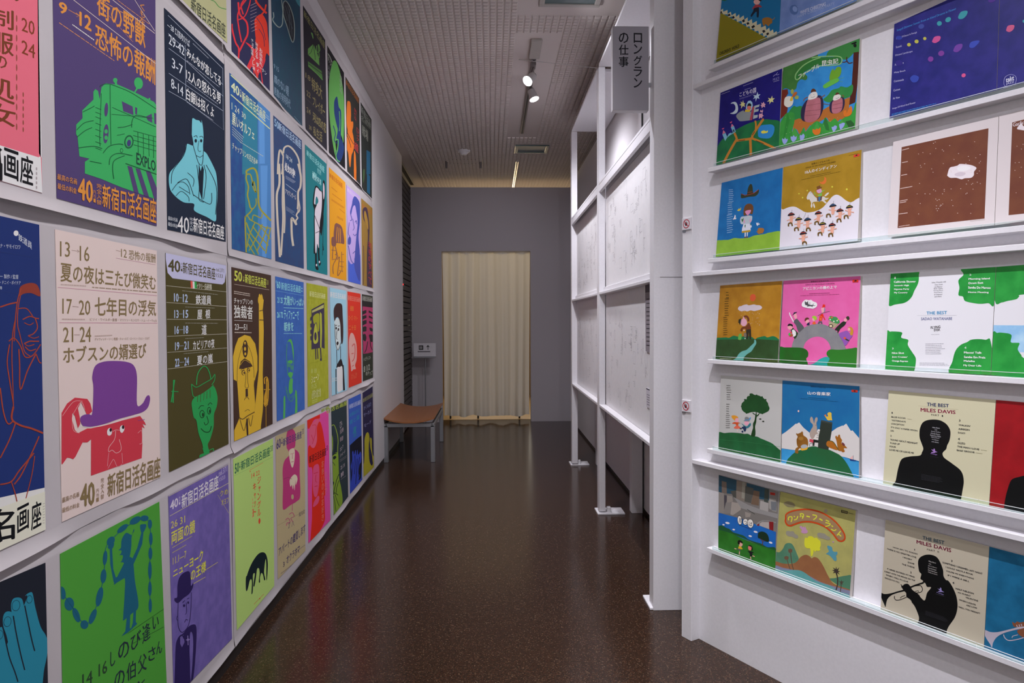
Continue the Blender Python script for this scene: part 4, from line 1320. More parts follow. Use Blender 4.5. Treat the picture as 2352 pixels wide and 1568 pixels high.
poster('red poster with a pale pink crumpled head', '798.5,669 828,674.6 830.7,878.4 801.4,889.9', 'd2382a', '''
F z6
T ec8c7c 1043,270 1140,290 42 38 |新宿日活名画座
T e8823c 1060,355 1088,358 40 40 |昼顔
T e8823c 1048,430 1120,435 40 40 |ローズ・マリー
T e8823c 1048,510 1105,510 42 40 |二十日
C dca49c 1052,620 1065,575 1085,580 1100,620 1112,680 1112,780 1100,830 1105,860 1085,865 1070,880 1065,840 1060,800 1052,740 1050,680
S c83a34 5 1075,680 1095,660 1100,720 1090,780 1075,800
S c83a34 5 1070,740 1088,735
S c83a34 4 1075,840 1090,830
T e06a4c 1068,900 1115,880 50 50 |けんか
''')
poster('black poster with pink palm-like columns, last of the third row', '831.5,675.2 856,679.8 856.8,867 833.8,875.5', '2e2a2c', '''
F z6
P 3e4038 1157,265 1240,280 1240,325 1158,312
T b0b0a8 1158,275 1235,290 40 36 |新宿日活名画座
P a83c64 1160,360 1240,370 1240,730 1165,740
C 2e2a2c 1160,400 1200,390 1240,410 1240,420 1200,410 1160,425
C 2e2a2c 1160,440 1200,430 1240,450 1240,460 1200,450 1160,465
C 2e2a2c 1160,480 1195,470 1240,490 1240,500 1200,495 1160,510
C 2e2a2c 1160,530 1185,520 1200,545 1185,560 1160,560
C 2e2a2c 1160,590 1180,580 1190,610 1180,640 1160,620
C 2e2a2c 1215,530 1240,540 1240,560 1220,555
C 2e2a2c 1210,590 1240,590 1240,640 1225,640
S 2e2a2c 6 1200,640 1190,700 1175,730
S 2e2a2c 6 1220,620 1225,680 1238,710
C a83c64 1190,390 1205,370 1210,450 1212,560 1190,600 1192,500
P 34382f 1163,745 1243,725 1243,935 1165,960
T a0a498* 1168,770 1225,750 30 34 |トビディスト
T a0a498* 1168,840 1218,820 50 46 |8 1/2
T a0a498* 1185,880 1240,870 36 40 |めチップ
''')
# ---- bottom row
poster('black poster with a big turquoise hand, bottom left corner', '-370,1495 104.4,1291.9 118,1936 -340,2480', '20242e', '''
F z3
C 2a8098 175,1010 172,975 200,952 222,958 240,1050 275,1180 310,1240 325,1290 320,1380 300,1480 290,1580 280,1700 100,1800 -100,1800 -100,1500 0,1400
C 2a8098 -60,1250 0,1190 20,1210 60,1380 100,1500 130,1568 -100,1600 -200,1400
C 2a8098 20,1120 38,1085 72,1082 92,1110 100,1200 130,1330 165,1480 120,1500 80,1400 45,1250 22,1180
C 2a8098 75,1060 85,1000 118,985 148,995 162,1040 180,1140 220,1280 235,1350 200,1470 165,1460 130,1290 100,1180
S 20242e 9 22,1200 60,1380 100,1490 122,1560
S 20242e 9 90,1110 110,1230 140,1370 168,1480
S 20242e 9 168,1040 190,1150 215,1270 236,1350
E 20242e 108,1040 28 38 10
E 2a8098 108,1040 25 35 10
E 20242e 200,998 20 28 8
E 2a8098 200,998 17 25 8
E 20242e 50,1150 26 36 12
E 2a8098 50,1150 23 33 12
E 20242e -2,1240 22 32 12
E 2a8098 -2,1240 19 29 12
''')
poster('green poster with a teal figure holding a long string of beads', '138.7,1271.6 366,1151.8 385,1619 150,1898', '4a9639', '''
F z3
C 1e5c74 850,745 870,715 905,725 920,870 942,1000 940,1060 905,1090 845,1140 840,1120 850,960 848,850 790,890 780,885
C 1e5c74 830,590 860,545 900,560 905,540 912,520 915,530 898,570 895,640 880,720 850,750 838,745 820,745 830,735 838,700 815,695 825,685 828,665 808,662 825,645
P 1e5c74 748,650 765,655 772,790 790,850 850,815 852,850 785,892 775,880 752,760
P 1e5c74 965,540 978,545 970,620 930,715 905,770 895,735 935,650
C 1e5c74 955,495 975,485 998,490 985,530 965,545
C 1e5c74 735,640 755,612 778,615 768,650 745,655
P 1e5c74 865,1115 888,1105 885,1195 905,1195 870,1225 828,1250 855,1215
P 1e5c74 910,1085 928,1075 925,1150 935,1165 890,1208 905,1160
E 1e5c74 425,955 22 45 -10
E 1e5c74 472,1030 33 45
E 1e5c74 520,1105 22 52 -20
E 1e5c74 575,1170 27 30
E 1e5c74 632,1115 20 55 22
E 1e5c74 678,980 22 68 12
E 1e5c74 705,840 20 48 5
E 1e5c74 716,715 15 50 5
E 1e5c74 755,600 34 24 -55
E 1e5c74 835,515 45 18 -38
E 1e5c74 922,460 42 22 -30
E 1e5c74 985,445 28 20 -5
E 1e5c74 1022,485 14 32
E 1e5c74 1028,585 12 45
E 1e5c74 1025,685 13 42
E 1e5c74 1022,800 12 62
E 1e5c74 1022,925 12 50
E 1e5c74 1024,1040 11 48
S 1e5c74 4 440,975 500,1060 548,1140 600,1160 655,1050 695,900 712,780 720,650 780,570 880,490 960,450 1010,460 1026,540 1026,640 1022,740 1022,870 1023,1000
T 26303c 1040,1120 1082,1112 90 70 |い
T 26303c 970,1175 1025,1148 130 110 |逢
T 26303c 890,1245 960,1200 110 110 |び
T 26303c 805,1305 880,1270 110 110 |の
T 26303c 752,1358 785,1345 100 100 |し
T 2c4430 672,1440 730,1410 85 85 |16
T 2c4430 560,1510 630,1480 85 85 |14
T 26303c 780,1500 850,1465 110 110 |の
T 26303c 862,1440 925,1405 120 120 |伯
T 26303c 940,1390 1000,1355 120 120 |父
T 26303c 1010,1335 1060,1310 90 90 |さ
T 26303c 1065,1290 1105,1275 85 85 |ん
L 2c5a34 2 900,1300 1115,1185
L 2c5a34 2 870,1230 1120,1060
T 26303c 935,1560 990,1530 70 70 |と
''')
poster('violet poster, small man in a bowler hat, yellow lettering', '387,1138.3 523.6,1065 533,1466 400,1605', '7264a8~665a9c', '''
F z3
L c8c488 3 1150,295 1555,78
L c8c488 3 1158,430 1558,205
T cfc8dc* 1160,330 1215,300 65 62 |40
V cfc8dc- 1220,300 1230,295 55 55 |円均一
T d8d2e0* 1238,285 1490,145 95 100 |新宿日活名画座
T b8b0cc 1492,125 1548,85 35 40 |tel.371
T b8b0cc 1495,170 1535,150 25 25 |1533
L b8b070 2 1485,285 1560,410
T c0b840 1500,260 1555,240 38 40 |クめ
T c0b840 1510,320 1558,300 40 40 |オヨフ
T c8c060 1165,470 1262,425 48 48 |26 31
T d0cc50* 1168,535 1330,450 95 90 |両面の鏡
X b4ac60 1175,640 1310,560 12 1
X b4ac60 1175,675 1270,620 12 1
T c8c060 1178,715 1270,665 48 48 |11.1—7
T d8d440* 1180,800 1385,655 50 75 |ニューヨーク
T d8d440* 1300,800 1405,730 80 75 |の王様
X c8c060 1405,790 1485,740 10 1
X c8c060 1320,885 1400,840 12 1
C 2c2254 1192,1010 1190,990 1208,980 1210,900 1225,845 1255,815 1290,808 1300,850 1302,905 1318,885 1314,920 1290,960 1250,990 1215,1022
S 2c2254 4 1215,1020 1212,1120 1218,1190 1240,1222 1270,1200 1292,1150 1302,1050 1305,950
S 2c2254 4 1245,1020 1260,1005
S 2c2254 4 1275,995 1290,988
E 2c2254 1255,1040 7 9
E 2c2254 1283,1020 6 9
S 2c2254 3 1270,1020 1272,1085 1262,1100
S 2c2254 4 1258,1155 1268,1135 1280,1140
S 2c2254 3 1210,1110 1203,1130 1215,1145
C 2c2254 1190,1568 1195,1400 1200,1300 1220,1250 1250,1228 1290,1180 1330,1170 1340,1210 1338,1300 1330,1420 1320,1520 1310,1568 1300,1568 1312,1440 1318,1300 1312,1230 1296,1230 1292,1350 1296,1480 1290,1700 1180,1740
P 6a5c9c 1228,1255 1250,1240 1258,1290 1240,1325 1228,1300
P 2c2254 1238,1240 1262,1250 1252,1270
S 8a7cb4 5 1268,1275 1295,1270
S 8a7cb4 5 1280,1245 1282,1310
E 8a7cb4 1281,1273 7 10
''')
poster('lime green poster with a black tapir-like animal and red vertical lettering', '536,1054 627,1006.5 630,1345 544.7,1446.7', 'b0d076', '''
F z7
T 2c6c50* 92,388 115,374 55 56 |50
V 2c6c50- 117,378 122,376 32 32 |円均一
T 2c6c50* 125,372 282,292 52 50 |新宿日活名画座
T 2c6c50 284,292 297,285 30 30 |33
L 8ab86a 1.5 88,452 297,350
T d8583c 182,440 226,420 26 24 |14 22
V d8583c- 170,425 178,423 8 8 |・
X d8784c 170,420 245,378 6 1
V d84c34* 190,490 207,484 185 180 |キャット
V d84c34* 214,455 232,450 262 262 |ジャングル.
V d8946c- 184,570 190,568 110 110 |・・・・・・
C 16242a 152,1060 155,1000 175,940 200,895 225,868 250,865 264,885 270,930 266,1000 262,1010 262,930 258,900 252,940 250,975 256,1010 250,1012 244,985 235,975 228,1000 228,1025 222,1022 226,975 222,950 212,955 206,1000 198,1045 192,1040 200,980 190,985 190,1040 188,1080 182,1085 184,1020 176,1010 165,1040 158,1068
C 16242a 152,1000 162,990 172,1010 160,1066 152,1065
X d88454 195,1140 248,1085 8 1
E d83c2c 226,1113 3 3
''')
poster('beige poster with a magenta bearded figure in a turban', '633,1002 700,971.6 701.5,1264 638.5,1330', 'b4a680', '''
F z7
C b43c74 372,300 370,240 380,205 398,198 415,212 420,240 418,290 412,305 440,335 442,440 445,560 425,590 400,605 385,615 355,635 350,600 352,500 350,420 360,370 385,340 378,310
C e0c8b0 384,320 398,305 412,305 416,330 412,380 402,408 390,375
L b43c74 2 392,335 402,332
L b43c74 2 406,330 412,328
L b43c74 2 404,330 402,360
L b43c74 2.5 396,378 410,374
C e0c8b0 390,470 410,445 425,450 430,470 425,490 420,500 418,475 415,530 410,500 405,525 400,500 393,510 388,490
S 8c3058 2 355,470 380,460 400,470
E b43c74 403,565 10 18
E b4a680 403,565 7 14
S b43c74 2.5 403,583 402,640
S b45a78 4 365,690 380,680 390,700 375,705 370,720
S b45a78 4 385,660 402,650 412,670 395,680 405,700
T 4c4474* 316,258 340,246 55 52 |60
V 4c4474- 343,245 349,243 36 36 |円均一
T 4c4474* 352,250 452,208 44 40 |新宿日活名画座
T 4c4474 454,200 464,196 28 28 |33
T 4c4060 380,708 390,702 28 28 |27
T 4c4060 398,700 412,692 28 28 |八
T 4c4060 438,650 468,632 26 24 |18,10.12
T 443c68* 328,840 472,705 48 52 |アパートの鍵貸します
L 948868 1.5 330,860 475,735
L 948868 1.5 322,720 470,640
T 4c4060 352,918 360,912 26 26 |3
T 443c68* 370,885 442,820 44 44 |オクラホマ
X 6c6478 340,975 410,920 7 1
X 6c6478 420,860 470,820 7 1
''')
poster('hot pink poster with two red male faces', '706,964.8 754.4,941.8 759,1194 708.8,1247', 'd84a96', '''
F z7
C d82e20 500,240 520,200 540,170 552,160 565,200 575,260 580,300 575,420 580,560 575,700 500,800 505,600 510,420 490,400 488,300 505,280
C e45a78 500,170 520,160 545,130 552,145 535,190 535,260 520,300 500,290 492,240
S c82c44 2.5 510,180 530,180 525,230 510,280
S c82c44 2.5 505,230 515,260
C d82e20 486,130 540,105 550,140 520,150 488,200
T 4a1418* 493,345 585,298 42 42 |新宿日活名画座
T 4a1418 586,290 594,286 28 28 |33
C e0507a 515,410 535,388 546,400 548,450 545,510 535,560 520,560 512,500
L c8243c 3 518,440 540,432
S c8243c 2.5 530,445 528,480 535,485
L c8243c 3 522,510 538,505
C e0507a 540,560 520,590 515,620 540,600 548,570
V e47a6c 560,370 572,362 330 330 |お熱いのがお好き
V e47a6c 576,430 588,425 200 200 |ハスラー男
P d84a96 575,560 606,540 608,690 580,712
P d84a96 488,420 508,410 508,680 500,790 490,815
''')
poster('dark green-grey poster with half a yellow-green face', '760.8,936 796,919 799.8,1140 766.8,1183', '2e3a40', '''
F g1
T 98a840* -10,-115 90,-165 40 45 |新宿
T a4b444* 60,-120 320,-230 60 60 |日活名画座
S 8aa43a 9 122,100 145,85 165,110 190,190 205,290 200,400 205,600
C 7c9a34 120,250 135,245 140,300 138,400 130,470 180,440 205,460 210,560 215,700 222,800 245,900 260,1090 180,1210 155,1245 140,1100 130,1000 125,900 122,700
S 1c2a28 6 155,280 168,360 155,440
S 1c2a28 6 180,300 178,380 160,450
S 1c2a28 10 132,480 155,460 185,450
C 1c2a28 140,500 165,485 182,500 165,525 145,530
S 1c2a28 6 130,560 155,590 165,610
S 1c2a28 6 130,700 125,760 135,820
C 1c2a28 125,830 145,815 150,840 130,880
S 1c2a28 8 215,720 185,800 160,900 150,980 160,960 205,990
S 1c2a28 7 215,800 190,880 180,960
S 1c2a28 6 165,980 190,1060 220,1130
S 1c2a28 6 150,1000 165,1100 175,1200
T 9c9498* 225,50 258,30 90 90 |ひ
T 9c8c94* 228,150 275,110 60 60 |狂熱
T 9c8c94* 228,250 270,220 60 60 |季節
T b0a4ac 230,390 270,340 40 40 |22 7
T b0a4ac* 230,460 295,400 50 50 |シャレード
L 8c8488 3 228,540 315,480
L 8c8488 3 228,560 312,500
T b0a4ac 235,620 290,575 45 45 |25 31
T b0a4ac* 238,710 275,670 60 60 |悪徳
L 8c8488 3 238,790 305,740
''')
poster('royal blue poster with a crowd of blue hands over black', '800.4,917 829,903.4 832,1101 804.3,1134', '3c5cb4', '''
F g1
T b4bce0* 350,-175 495,-240 60 60 |新宿日活名画座
T 2e8cac 350,30 480,-50 60 60 |夜と霧
T 2e9094* 395,120 440,90 90 90 |波
T 2e8cac 350,-60 480,-130 50 50 |太陽はひと
T 2e8c94 400,200 450,170 50 50 |止
P 1a1c2a 355,350 440,270 505,220 512,400 512,560 500,770 430,860 370,930 360,600
C 3648b0 385,440 400,425 408,470 430,410 440,480 455,405 465,470 490,430 505,470 500,560 480,600 470,700 480,740 470,800 512,770 512,800 360,970 362,900 380,700 370,620 385,540
S 1a1c2a 7 420,480 425,600 410,720
S 1a1c2a 7 450,520 445,640 430,850
S 1a1c2a 6 480,500 470,600 470,760
S 1a1c2a 6 395,560 390,660 372,800
''')
poster('dark navy poster with a yellow head silhouette, last of the bottom row', '833,902 856,887 858.8,1072.5 835.5,1094.8', '2c2848', '''
F g1
T a0a060 525,-250 650,-330 50 55 |新宿日活名画座
T 7c86b4 535,-150 630,-210 50 50 |かくも長き
T 8a8eb8 535,-60 630,-120 50 50 |サーカス
T 8a8eb8 540,80 630,20 45 45 |モード
C a8a030 545,280 560,210 580,182 598,195 608,260 600,340 600,440 610,560 640,610 660,560 668,620 640,660 535,760 530,620 540,560 545,420
C a8a030 615,270 625,250 638,280 640,380 650,470 668,500 662,580 650,560 640,470 620,380
C 2c2848 600,400 620,390 640,480 645,590 625,580 610,500
''')
# ================================================================== RECORD COVERS on the ledges of the display wall
def cover(row, label, quad, base, src, thick=.0035, group=None, cat='record cover', name='record_cover', k=None, rough=.38):
    a = Art(name, P_REC(LEDGE_TOP[row - 1] + H), Q(quad), base, k or KR, rough, .4, thick, label, cat, group or 'record covers on ledge %d from the top' % row)
    a.run(src); return a.done()
# ---- ledge 1
cover(1, 'record cover of a striped yellow hill under blue sky, boy and dog walking up', '1666,-95 1805,-208 1790,77 1644.8,142', '1474a8', '''
F c1
P 8c8418 262,80 300,95 420,160 600,260 690,330 690,420 250,425
P d8d4b0 262,98 283,70 300,58 300,80 330,68 330,95 352,80 358,105 385,88 388,115 410,97 412,125 440,105 445,135 467,118 468,148 495,130 500,160 530,142 530,172 558,160 558,188 590,175 595,205 615,188 620,215 640,200 645,225 665,212 668,238 600,262 598,240 575,250 570,225 545,235 540,210 515,215 512,195 485,200 480,178 460,185 455,160 430,165 425,142 395,150 390,130 365,135 360,112 335,118 330,98 300,98 297,88
P 18181c 276,82 290,75 293,88 278,96
P 18181c 330,100 345,93 352,105 336,112
P 18181c 360,115 372,108 380,120 366,130
P 18181c 428,140 442,130 450,145 435,154
P 18181c 458,158 472,150 480,162 466,170
P 18181c 492,182 510,170 518,182 500,195
P 18181c 565,210 580,203 590,215 575,225
P 18181c 593,230 608,220 614,232 600,242
C 1a2438 525,30 540,40 545,70 542,115 530,115 528,80 510,95 495,115 488,105 505,75 510,50
P a83a44 508,45 520,30 548,32 565,45 560,52 540,48 515,55 498,65 500,55
E e8b4ac 530,12 22 20
C 14141c 505,5 520,-20 550,-18 562,5 550,8 530,-5
C a87430 568,130 600,118 630,128 635,155 620,165 610,178 590,165 580,178 570,165
S a87430 4 628,135 645,130 652,118
T 1c1c10* 275,355 352,325 22 24 |CHILDREN'S
T 1c1c10* 360,322 410,300 22 22 |WORLD
P 2c7440 280,0 300,-10 330,0 310,8
''')
cover(1, 'pale blue record cover lettered WHITE CHRISTMAS, top of the view', '1806,-208 1985,-345 1968,2 1790,77', '6f8cc8~7f9ad4', '''
F c1
T c8d0e8* 825,75 1000,12 22 26 |WHITE CHRISTMAS
T a8b8dc 808,105 1060,12 18 20 |HAPPY CHRISTMAS PARTY
E 5878b4 782,68 28 34 -20
E 88a4dc 790,62 16 20 -20
S 4868a4 3 765,45 790,35 808,55
''')
# ---- ledge 2
cover(2, 'dark blue record cover of a space rocket over a green hill with orange paths', '1655,213 1796.7,157 1789,338 1645,380', '1c1878~16126c', '''
F d1
C 14603a~1c7440 20,1460 25,1300 90,1180 230,1080 380,1000 540,955 640,955 760,1000 760,1270 700,1300 300,1400
S c07c2c 26 105,1450 160,1340 240,1200 255,1180
S c07c2c 26 255,1190 330,1180 420,1165 440,1120 540,970 560,950
S c07c2c 24 225,1095 250,1150 260,1185
S c07c2c 20 465,965 472,1010 470,1060
S c07c2c 28 415,1360 412,1250 408,1170
S c07c2c 26 430,1165 520,1200 620,1245 700,1285
L 5a3a1c 8 275,1192 350,1182
L 5a3a1c 8 470,1190 560,1225
L 5a3a1c 7 430,1130 460,1085
C 2c86c8 500,1060 530,1020 600,1010 650,1010 680,1040 670,1110 630,1160 560,1165 505,1150 495,1110
C d8d04c 530,1090 560,1075 590,1085 605,1075 605,1095 585,1105 545,1110
P 7cb8d0 95,1120 118,1110 128,1100 150,1150 165,1115 190,1100 195,1110 215,1098 190,1040 200,1030 225,1025 245,1090 215,1110 180,1130 150,1155 125,1195
P d87894 95,1120 105,1070 130,1098
P d87894 190,1045 200,1000 222,1022
P d8587c 88,1055 115,1045 112,1058 95,1065
P d8587c 178,985 205,970 200,990 185,995
P 1c3038 212,1070 228,1062 232,1090 222,1098
C c8d8e0 240,755 262,780 272,830 262,870 230,890 190,888 185,882 215,870 240,840 240,800 220,775 190,775 205,760
P d8d490 328,733 336,768 352,768 342,790 350,810 325,800 305,832 308,795 285,788 308,778 300,748 320,765
P bcd4e4 490,640 498,672 525,668 502,692 512,720 485,710 470,755 468,710 440,722 458,695 440,680 478,680
P d8d490 655,685 660,715 685,712 662,738 672,758 645,752 622,782 628,748 598,752 622,730 608,708 640,718
P 9cc4dc 358,830 365,780 385,745 410,738 432,760 438,800 420,850 400,860
P 181818 372,808 382,775 405,768 422,785 418,805 395,798
E d87868 395,822 24 22
P d8b830 345,870 355,838 385,845 412,840 405,868
C 8c9494 250,915 275,880 330,850 345,865 410,865 430,860 425,950 400,962 300,972 275,955
P a84454 432,810 455,805 430,960 402,960
P a8b4b4 455,800 515,782 508,810 470,820 462,840 505,832 500,860 455,872 450,905 495,900 490,930 440,948
C d8a0b0 530,760 545,772 560,755 570,775 582,780 572,795 575,815 555,808 540,825 535,805 525,795 538,785
C d8a0b0 525,845 540,855 550,838 552,860 545,875 530,868 520,870
C d8a0b0 515,885 530,890 545,878 548,900 560,910 545,920 540,938 525,930 508,945 508,925 505,910
T d8d4e8* 288,650 475,590 50 56 |こどもの国
T 8884c0 290,712 420,672 16 16 |CHILDREN'S
T 8884c0 425,660 475,645 16 16 |LAND
X a8a4d0 330,570 440,528 14 1
X c8c4e0 85,665 180,628 10 1
X 8884c0 345,610 415,590 16 1
T 8c88c4 665,492 735,470 30 30 |MULTI
X a8a4d0 670,525 735,505 12 1
S 8c88c4 7 668,470 690,450 720,450 735,440
S 8c88c4 6 700,450 718,420
''', .003)
cover(2, 'thick green record box cover with two smiling pink beetles in a wood', '1799,156 1975,88 1964,294.6 1789,339.4', '2a80c4~3690d0', '''
F d1
C 3a7434~447e3a 700,300 900,280 1150,170 1170,250 1200,330 1100,330 1000,400 1050,470 1030,510 980,500 940,540 920,610 860,620 800,600 700,640
C 3a8440 1260,260 1300,170 1450,90 1700,20 1700,180 1620,220 1580,200 1540,240 1480,280 1400,260 1300,240
P 4c2018 1570,200 1630,190 1620,500 1590,760 1520,790 1550,560 1565,350
S 4c2018 12 1560,310 1520,320 1495,290 1495,250
S 4c2018 10 1500,295 1460,310 1430,300
P 70281c 760,620 830,610 835,660 810,700 830,830 820,880 740,960
C 2c8440 860,840 900,800 930,810 980,800 1000,840 980,980 900,1000 840,900
C 2c8440~388c44 1230,730 1260,700 1290,670 1330,620 1400,600 1430,580 1500,590 1560,560 1560,640 1520,700 1440,720 1300,760
P b06a2c 905,960 960,940 985,950 1200,860 1300,800 1480,720 1530,700 1520,820 1540,900 1500,960 1420,950 1395,975 1350,950 1300,985 1270,930 1220,960 1170,990 1130,1010 1080,1020 1030,1090 1020,1050 960,1120 930,1060 885,1085 895,1010
C 3a9a3c~348c3a 700,1300 730,1060 760,960 820,880 900,880 905,980 880,1080 920,1060 960,1120 1010,1040 1030,1090 1090,1020 1160,970 1220,1000 1250,930 1300,980 1360,940 1400,980 1440,950 1560,860 1600,760 1700,740 1700,1300
P 2c8434 750,1250 780,1150 830,870 850,960 820,1100
P 44a044 880,1100 905,1040 950,1130 960,1260 900,1250
P 44a044 1110,1100 1160,970 1200,1090 1170,1140
P 2c7434 1230,980 1260,930 1290,1020 1300,1080 1260,1070
P 44a044 1400,980 1440,955 1480,1020 1480,1070 1430,1060
P 285c2c 1480,975 1540,960 1580,1000 1570,1050 1520,1050
C 2f7834 1100,268 1250,252 1400,252 1430,275 1425,305 1395,325 1200,340 1080,385 990,440 940,495 924,475 945,425 1010,355
S 8cc078 12 1100,260 1200,245 1330,240 1410,245 1440,270 1435,310 1400,335 1300,345 1200,350 1100,385 1010,440 960,490 930,505 915,480 930,430 1000,350 1100,290 1200,255
T e4e4dc* 950,445 1190,310 60 60 |ファーブル
T e4e4dc* 1215,290 1400,262 66 60 |昆虫記
C 6ca42c 1300,500 1310,430 1340,380 1355,400 1390,360 1430,370 1430,430 1400,480 1330,520
C 64b848 1230,570 1300,520 1380,490 1405,495 1400,525 1340,560 1260,600 1235,595
S 64b848 3 1400,500 1465,480
S 64b848 3 1400,515 1450,530
C 2c2444 985,830 1030,750 1060,730 1180,680 1225,720 1230,830 1190,930 1140,960 1020,975 980,930
C 2c2444 1300,800 1330,740 1440,700 1472,740 1462,820 1420,870 1320,880
C b8707c~a8646c 1020,960 1030,830 1060,730 1120,715 1190,710 1203,780 1195,900 1150,960 1080,985
C b8707c~a8646c 1330,870 1330,770 1360,735 1435,710 1450,770 1435,850 1380,885
C e0dcd4 1060,725 1070,680 1110,645 1155,645 1165,690 1140,715 1090,730
C e0dcd4 1342,735 1350,690 1390,668 1425,680 1422,710 1380,735
C 5c3420 1090,650 1100,615 1125,605 1148,625 1145,640 1115,640
C 5c3420 1365,678 1375,655 1395,648 1412,665 1390,672
S 3c2c34 3 1085,680 1093,674
S 3c2c34 3 1120,672 1130,668
S 3c2c34 3 1090,700 1115,705 1135,688
S 3c2c34 3 1370,712 1390,714 1408,700
L 7c4450 3 1035,800 1200,770
L 7c4450 3 1030,860 1200,840
L 7c4450 3 1025,910 1190,895
L 7c4450 3 1335,790 1445,765
L 7c4450 3 1335,835 1440,815
S 8c5030 8 1055,700 1020,720 1008,745
S 8c5030 8 1200,705 1230,690 1250,675
S 8c5030 7 1440,680 1460,685 1455,700
L 8c5030 6 1230,775 1300,785
C dcd8cc 790,770 800,710 840,690 880,700 895,740 880,790 840,815 800,800
C d8b434 855,740 870,700 890,690 885,740
C b8642c 880,690 910,645 935,645 930,670 895,700
C a0a850 865,650 870,620 890,612 900,640 885,670
C a0a850 910,700 935,682 955,695 945,722 915,720
C d47424 1460,860 1490,850 1495,880 1520,830 1545,800 1558,850 1540,900 1490,922 1462,905
C d47424 1115,1060 1140,1070 1155,1055 1180,1060 1200,1040 1200,1090 1180,1120 1140,1125 1112,1095
C 94a4dc 770,1165 790,1175 800,1155 815,1175 832,1170 820,1210 790,1230 772,1200
C 94a4dc 865,1145 885,1145 900,1130 915,1150 932,1140 925,1180 890,1205 868,1175
C 94a4dc 968,1130 990,1130 1005,1112 1022,1135 1012,1170 975,1190
C 94a4dc 1325,1040 1345,1035 1360,1020 1385,1030 1375,1065 1345,1090
C 94a4dc 1410,1010 1430,1000 1450,990 1475,995 1460,1035 1425,1065
D e8e8c8 760,900 1400,1180 24 3
X 205828 1065,1160 1250,1115 10 1
E 101814 1588,120 18 20
P 101814 1540,100 1600,75 1608,90 1560,108
''', .017)
cover(2, 'deep blue gatefold record cover with scattered glowing petals', '2054,55.5 2297,-55 2289,207 2043,272', '1e2270~2c2a80', '''
F c1
T 3c8cd0 1485,200 1890,50 18 20 |Seagull Shimmer Sunset From an Island Dreams in Flower
T b8b8dc 1480,258 1622,212 14 16 |Dream Of Dance In Passage
T b8b8dc 1478,315 1518,305 14 14 |Suzuki
T b8b8dc 1475,372 1592,342 14 16 |Distant Landscape
T b8b8dc 1470,435 1532,420 14 14 |Anthurium
T b8b8dc 1467,490 1543,475 14 14 |Misty Beach
T b8b8dc 1465,548 1533,535 14 14 |Commando
T b8b8dc 1462,610 1508,600 14 14 |Context
T b8b8dc 1458,665 1505,655 14 14 |Air View
T b8b8dc 1455,735 1612,692 14 16 |Image Of Wind And Flower
X 3c8cd0 1450,775 1755,700 16 2
E 3a9ca8 1775,160 17 16 -25
E 3a9ca8 1835,134 21 16 -35
C 3a9ca8 1905,110 1925,80 1966,75 1960,105 1935,128 1908,128
E 4050a0 1652,180 20 16 -20
E 3040a0 1500,258 22 14
E c0bc50 1568,305 13 12
E c0bc50 1620,283 14 13
E c0bc50 1676,263 11 11
C cc5494 1728,275 1745,250 1782,248 1778,275 1750,293 1728,288
C 384cb4 1980,310 1995,285 2045,276 2042,296 2010,325 1985,325
C 7040a0 1872,340 1890,308 1930,300 1928,330 1900,355 1875,352
E 7c3c98 1788,364 21 18 -20
E 7c3c98 1716,403 19 18 -20
C 3448a8 1576,535 1600,512 1635,525 1625,555 1595,562
E d85890 1941,514 15 13 -30
E 4c2890 2135,0 28 16 -20
E 302880 1500,430 25 20
''', group='blue gatefold album')
cover(2, 'right half of the deep blue gatefold cover, cut by the frame edge', '2298,-55 2560,-175 2550,135 2290,207', '1e2270~2c2a80', '''
F c1
C d05c88 2232,200 2245,175 2285,172 2280,200 2255,218 2234,212
S a8a8dc 2.5 2215,555 2225,525 2260,508 2295,520 2298,555 2280,590 2245,600 2218,580 2215,555
T d8d8ec* 2228,530 2285,512 34 34 |takt
T c8c8e8 2230,565 2285,550 18 18 |JAZZ
X b8b8dc 2212,590 2290,572 14 2
E 3a9ca8 2350,145 8 10
E 4850b0 2420,300 26 20 -20
E cc5494 2450,100 20 16
''', group='blue gatefold album')
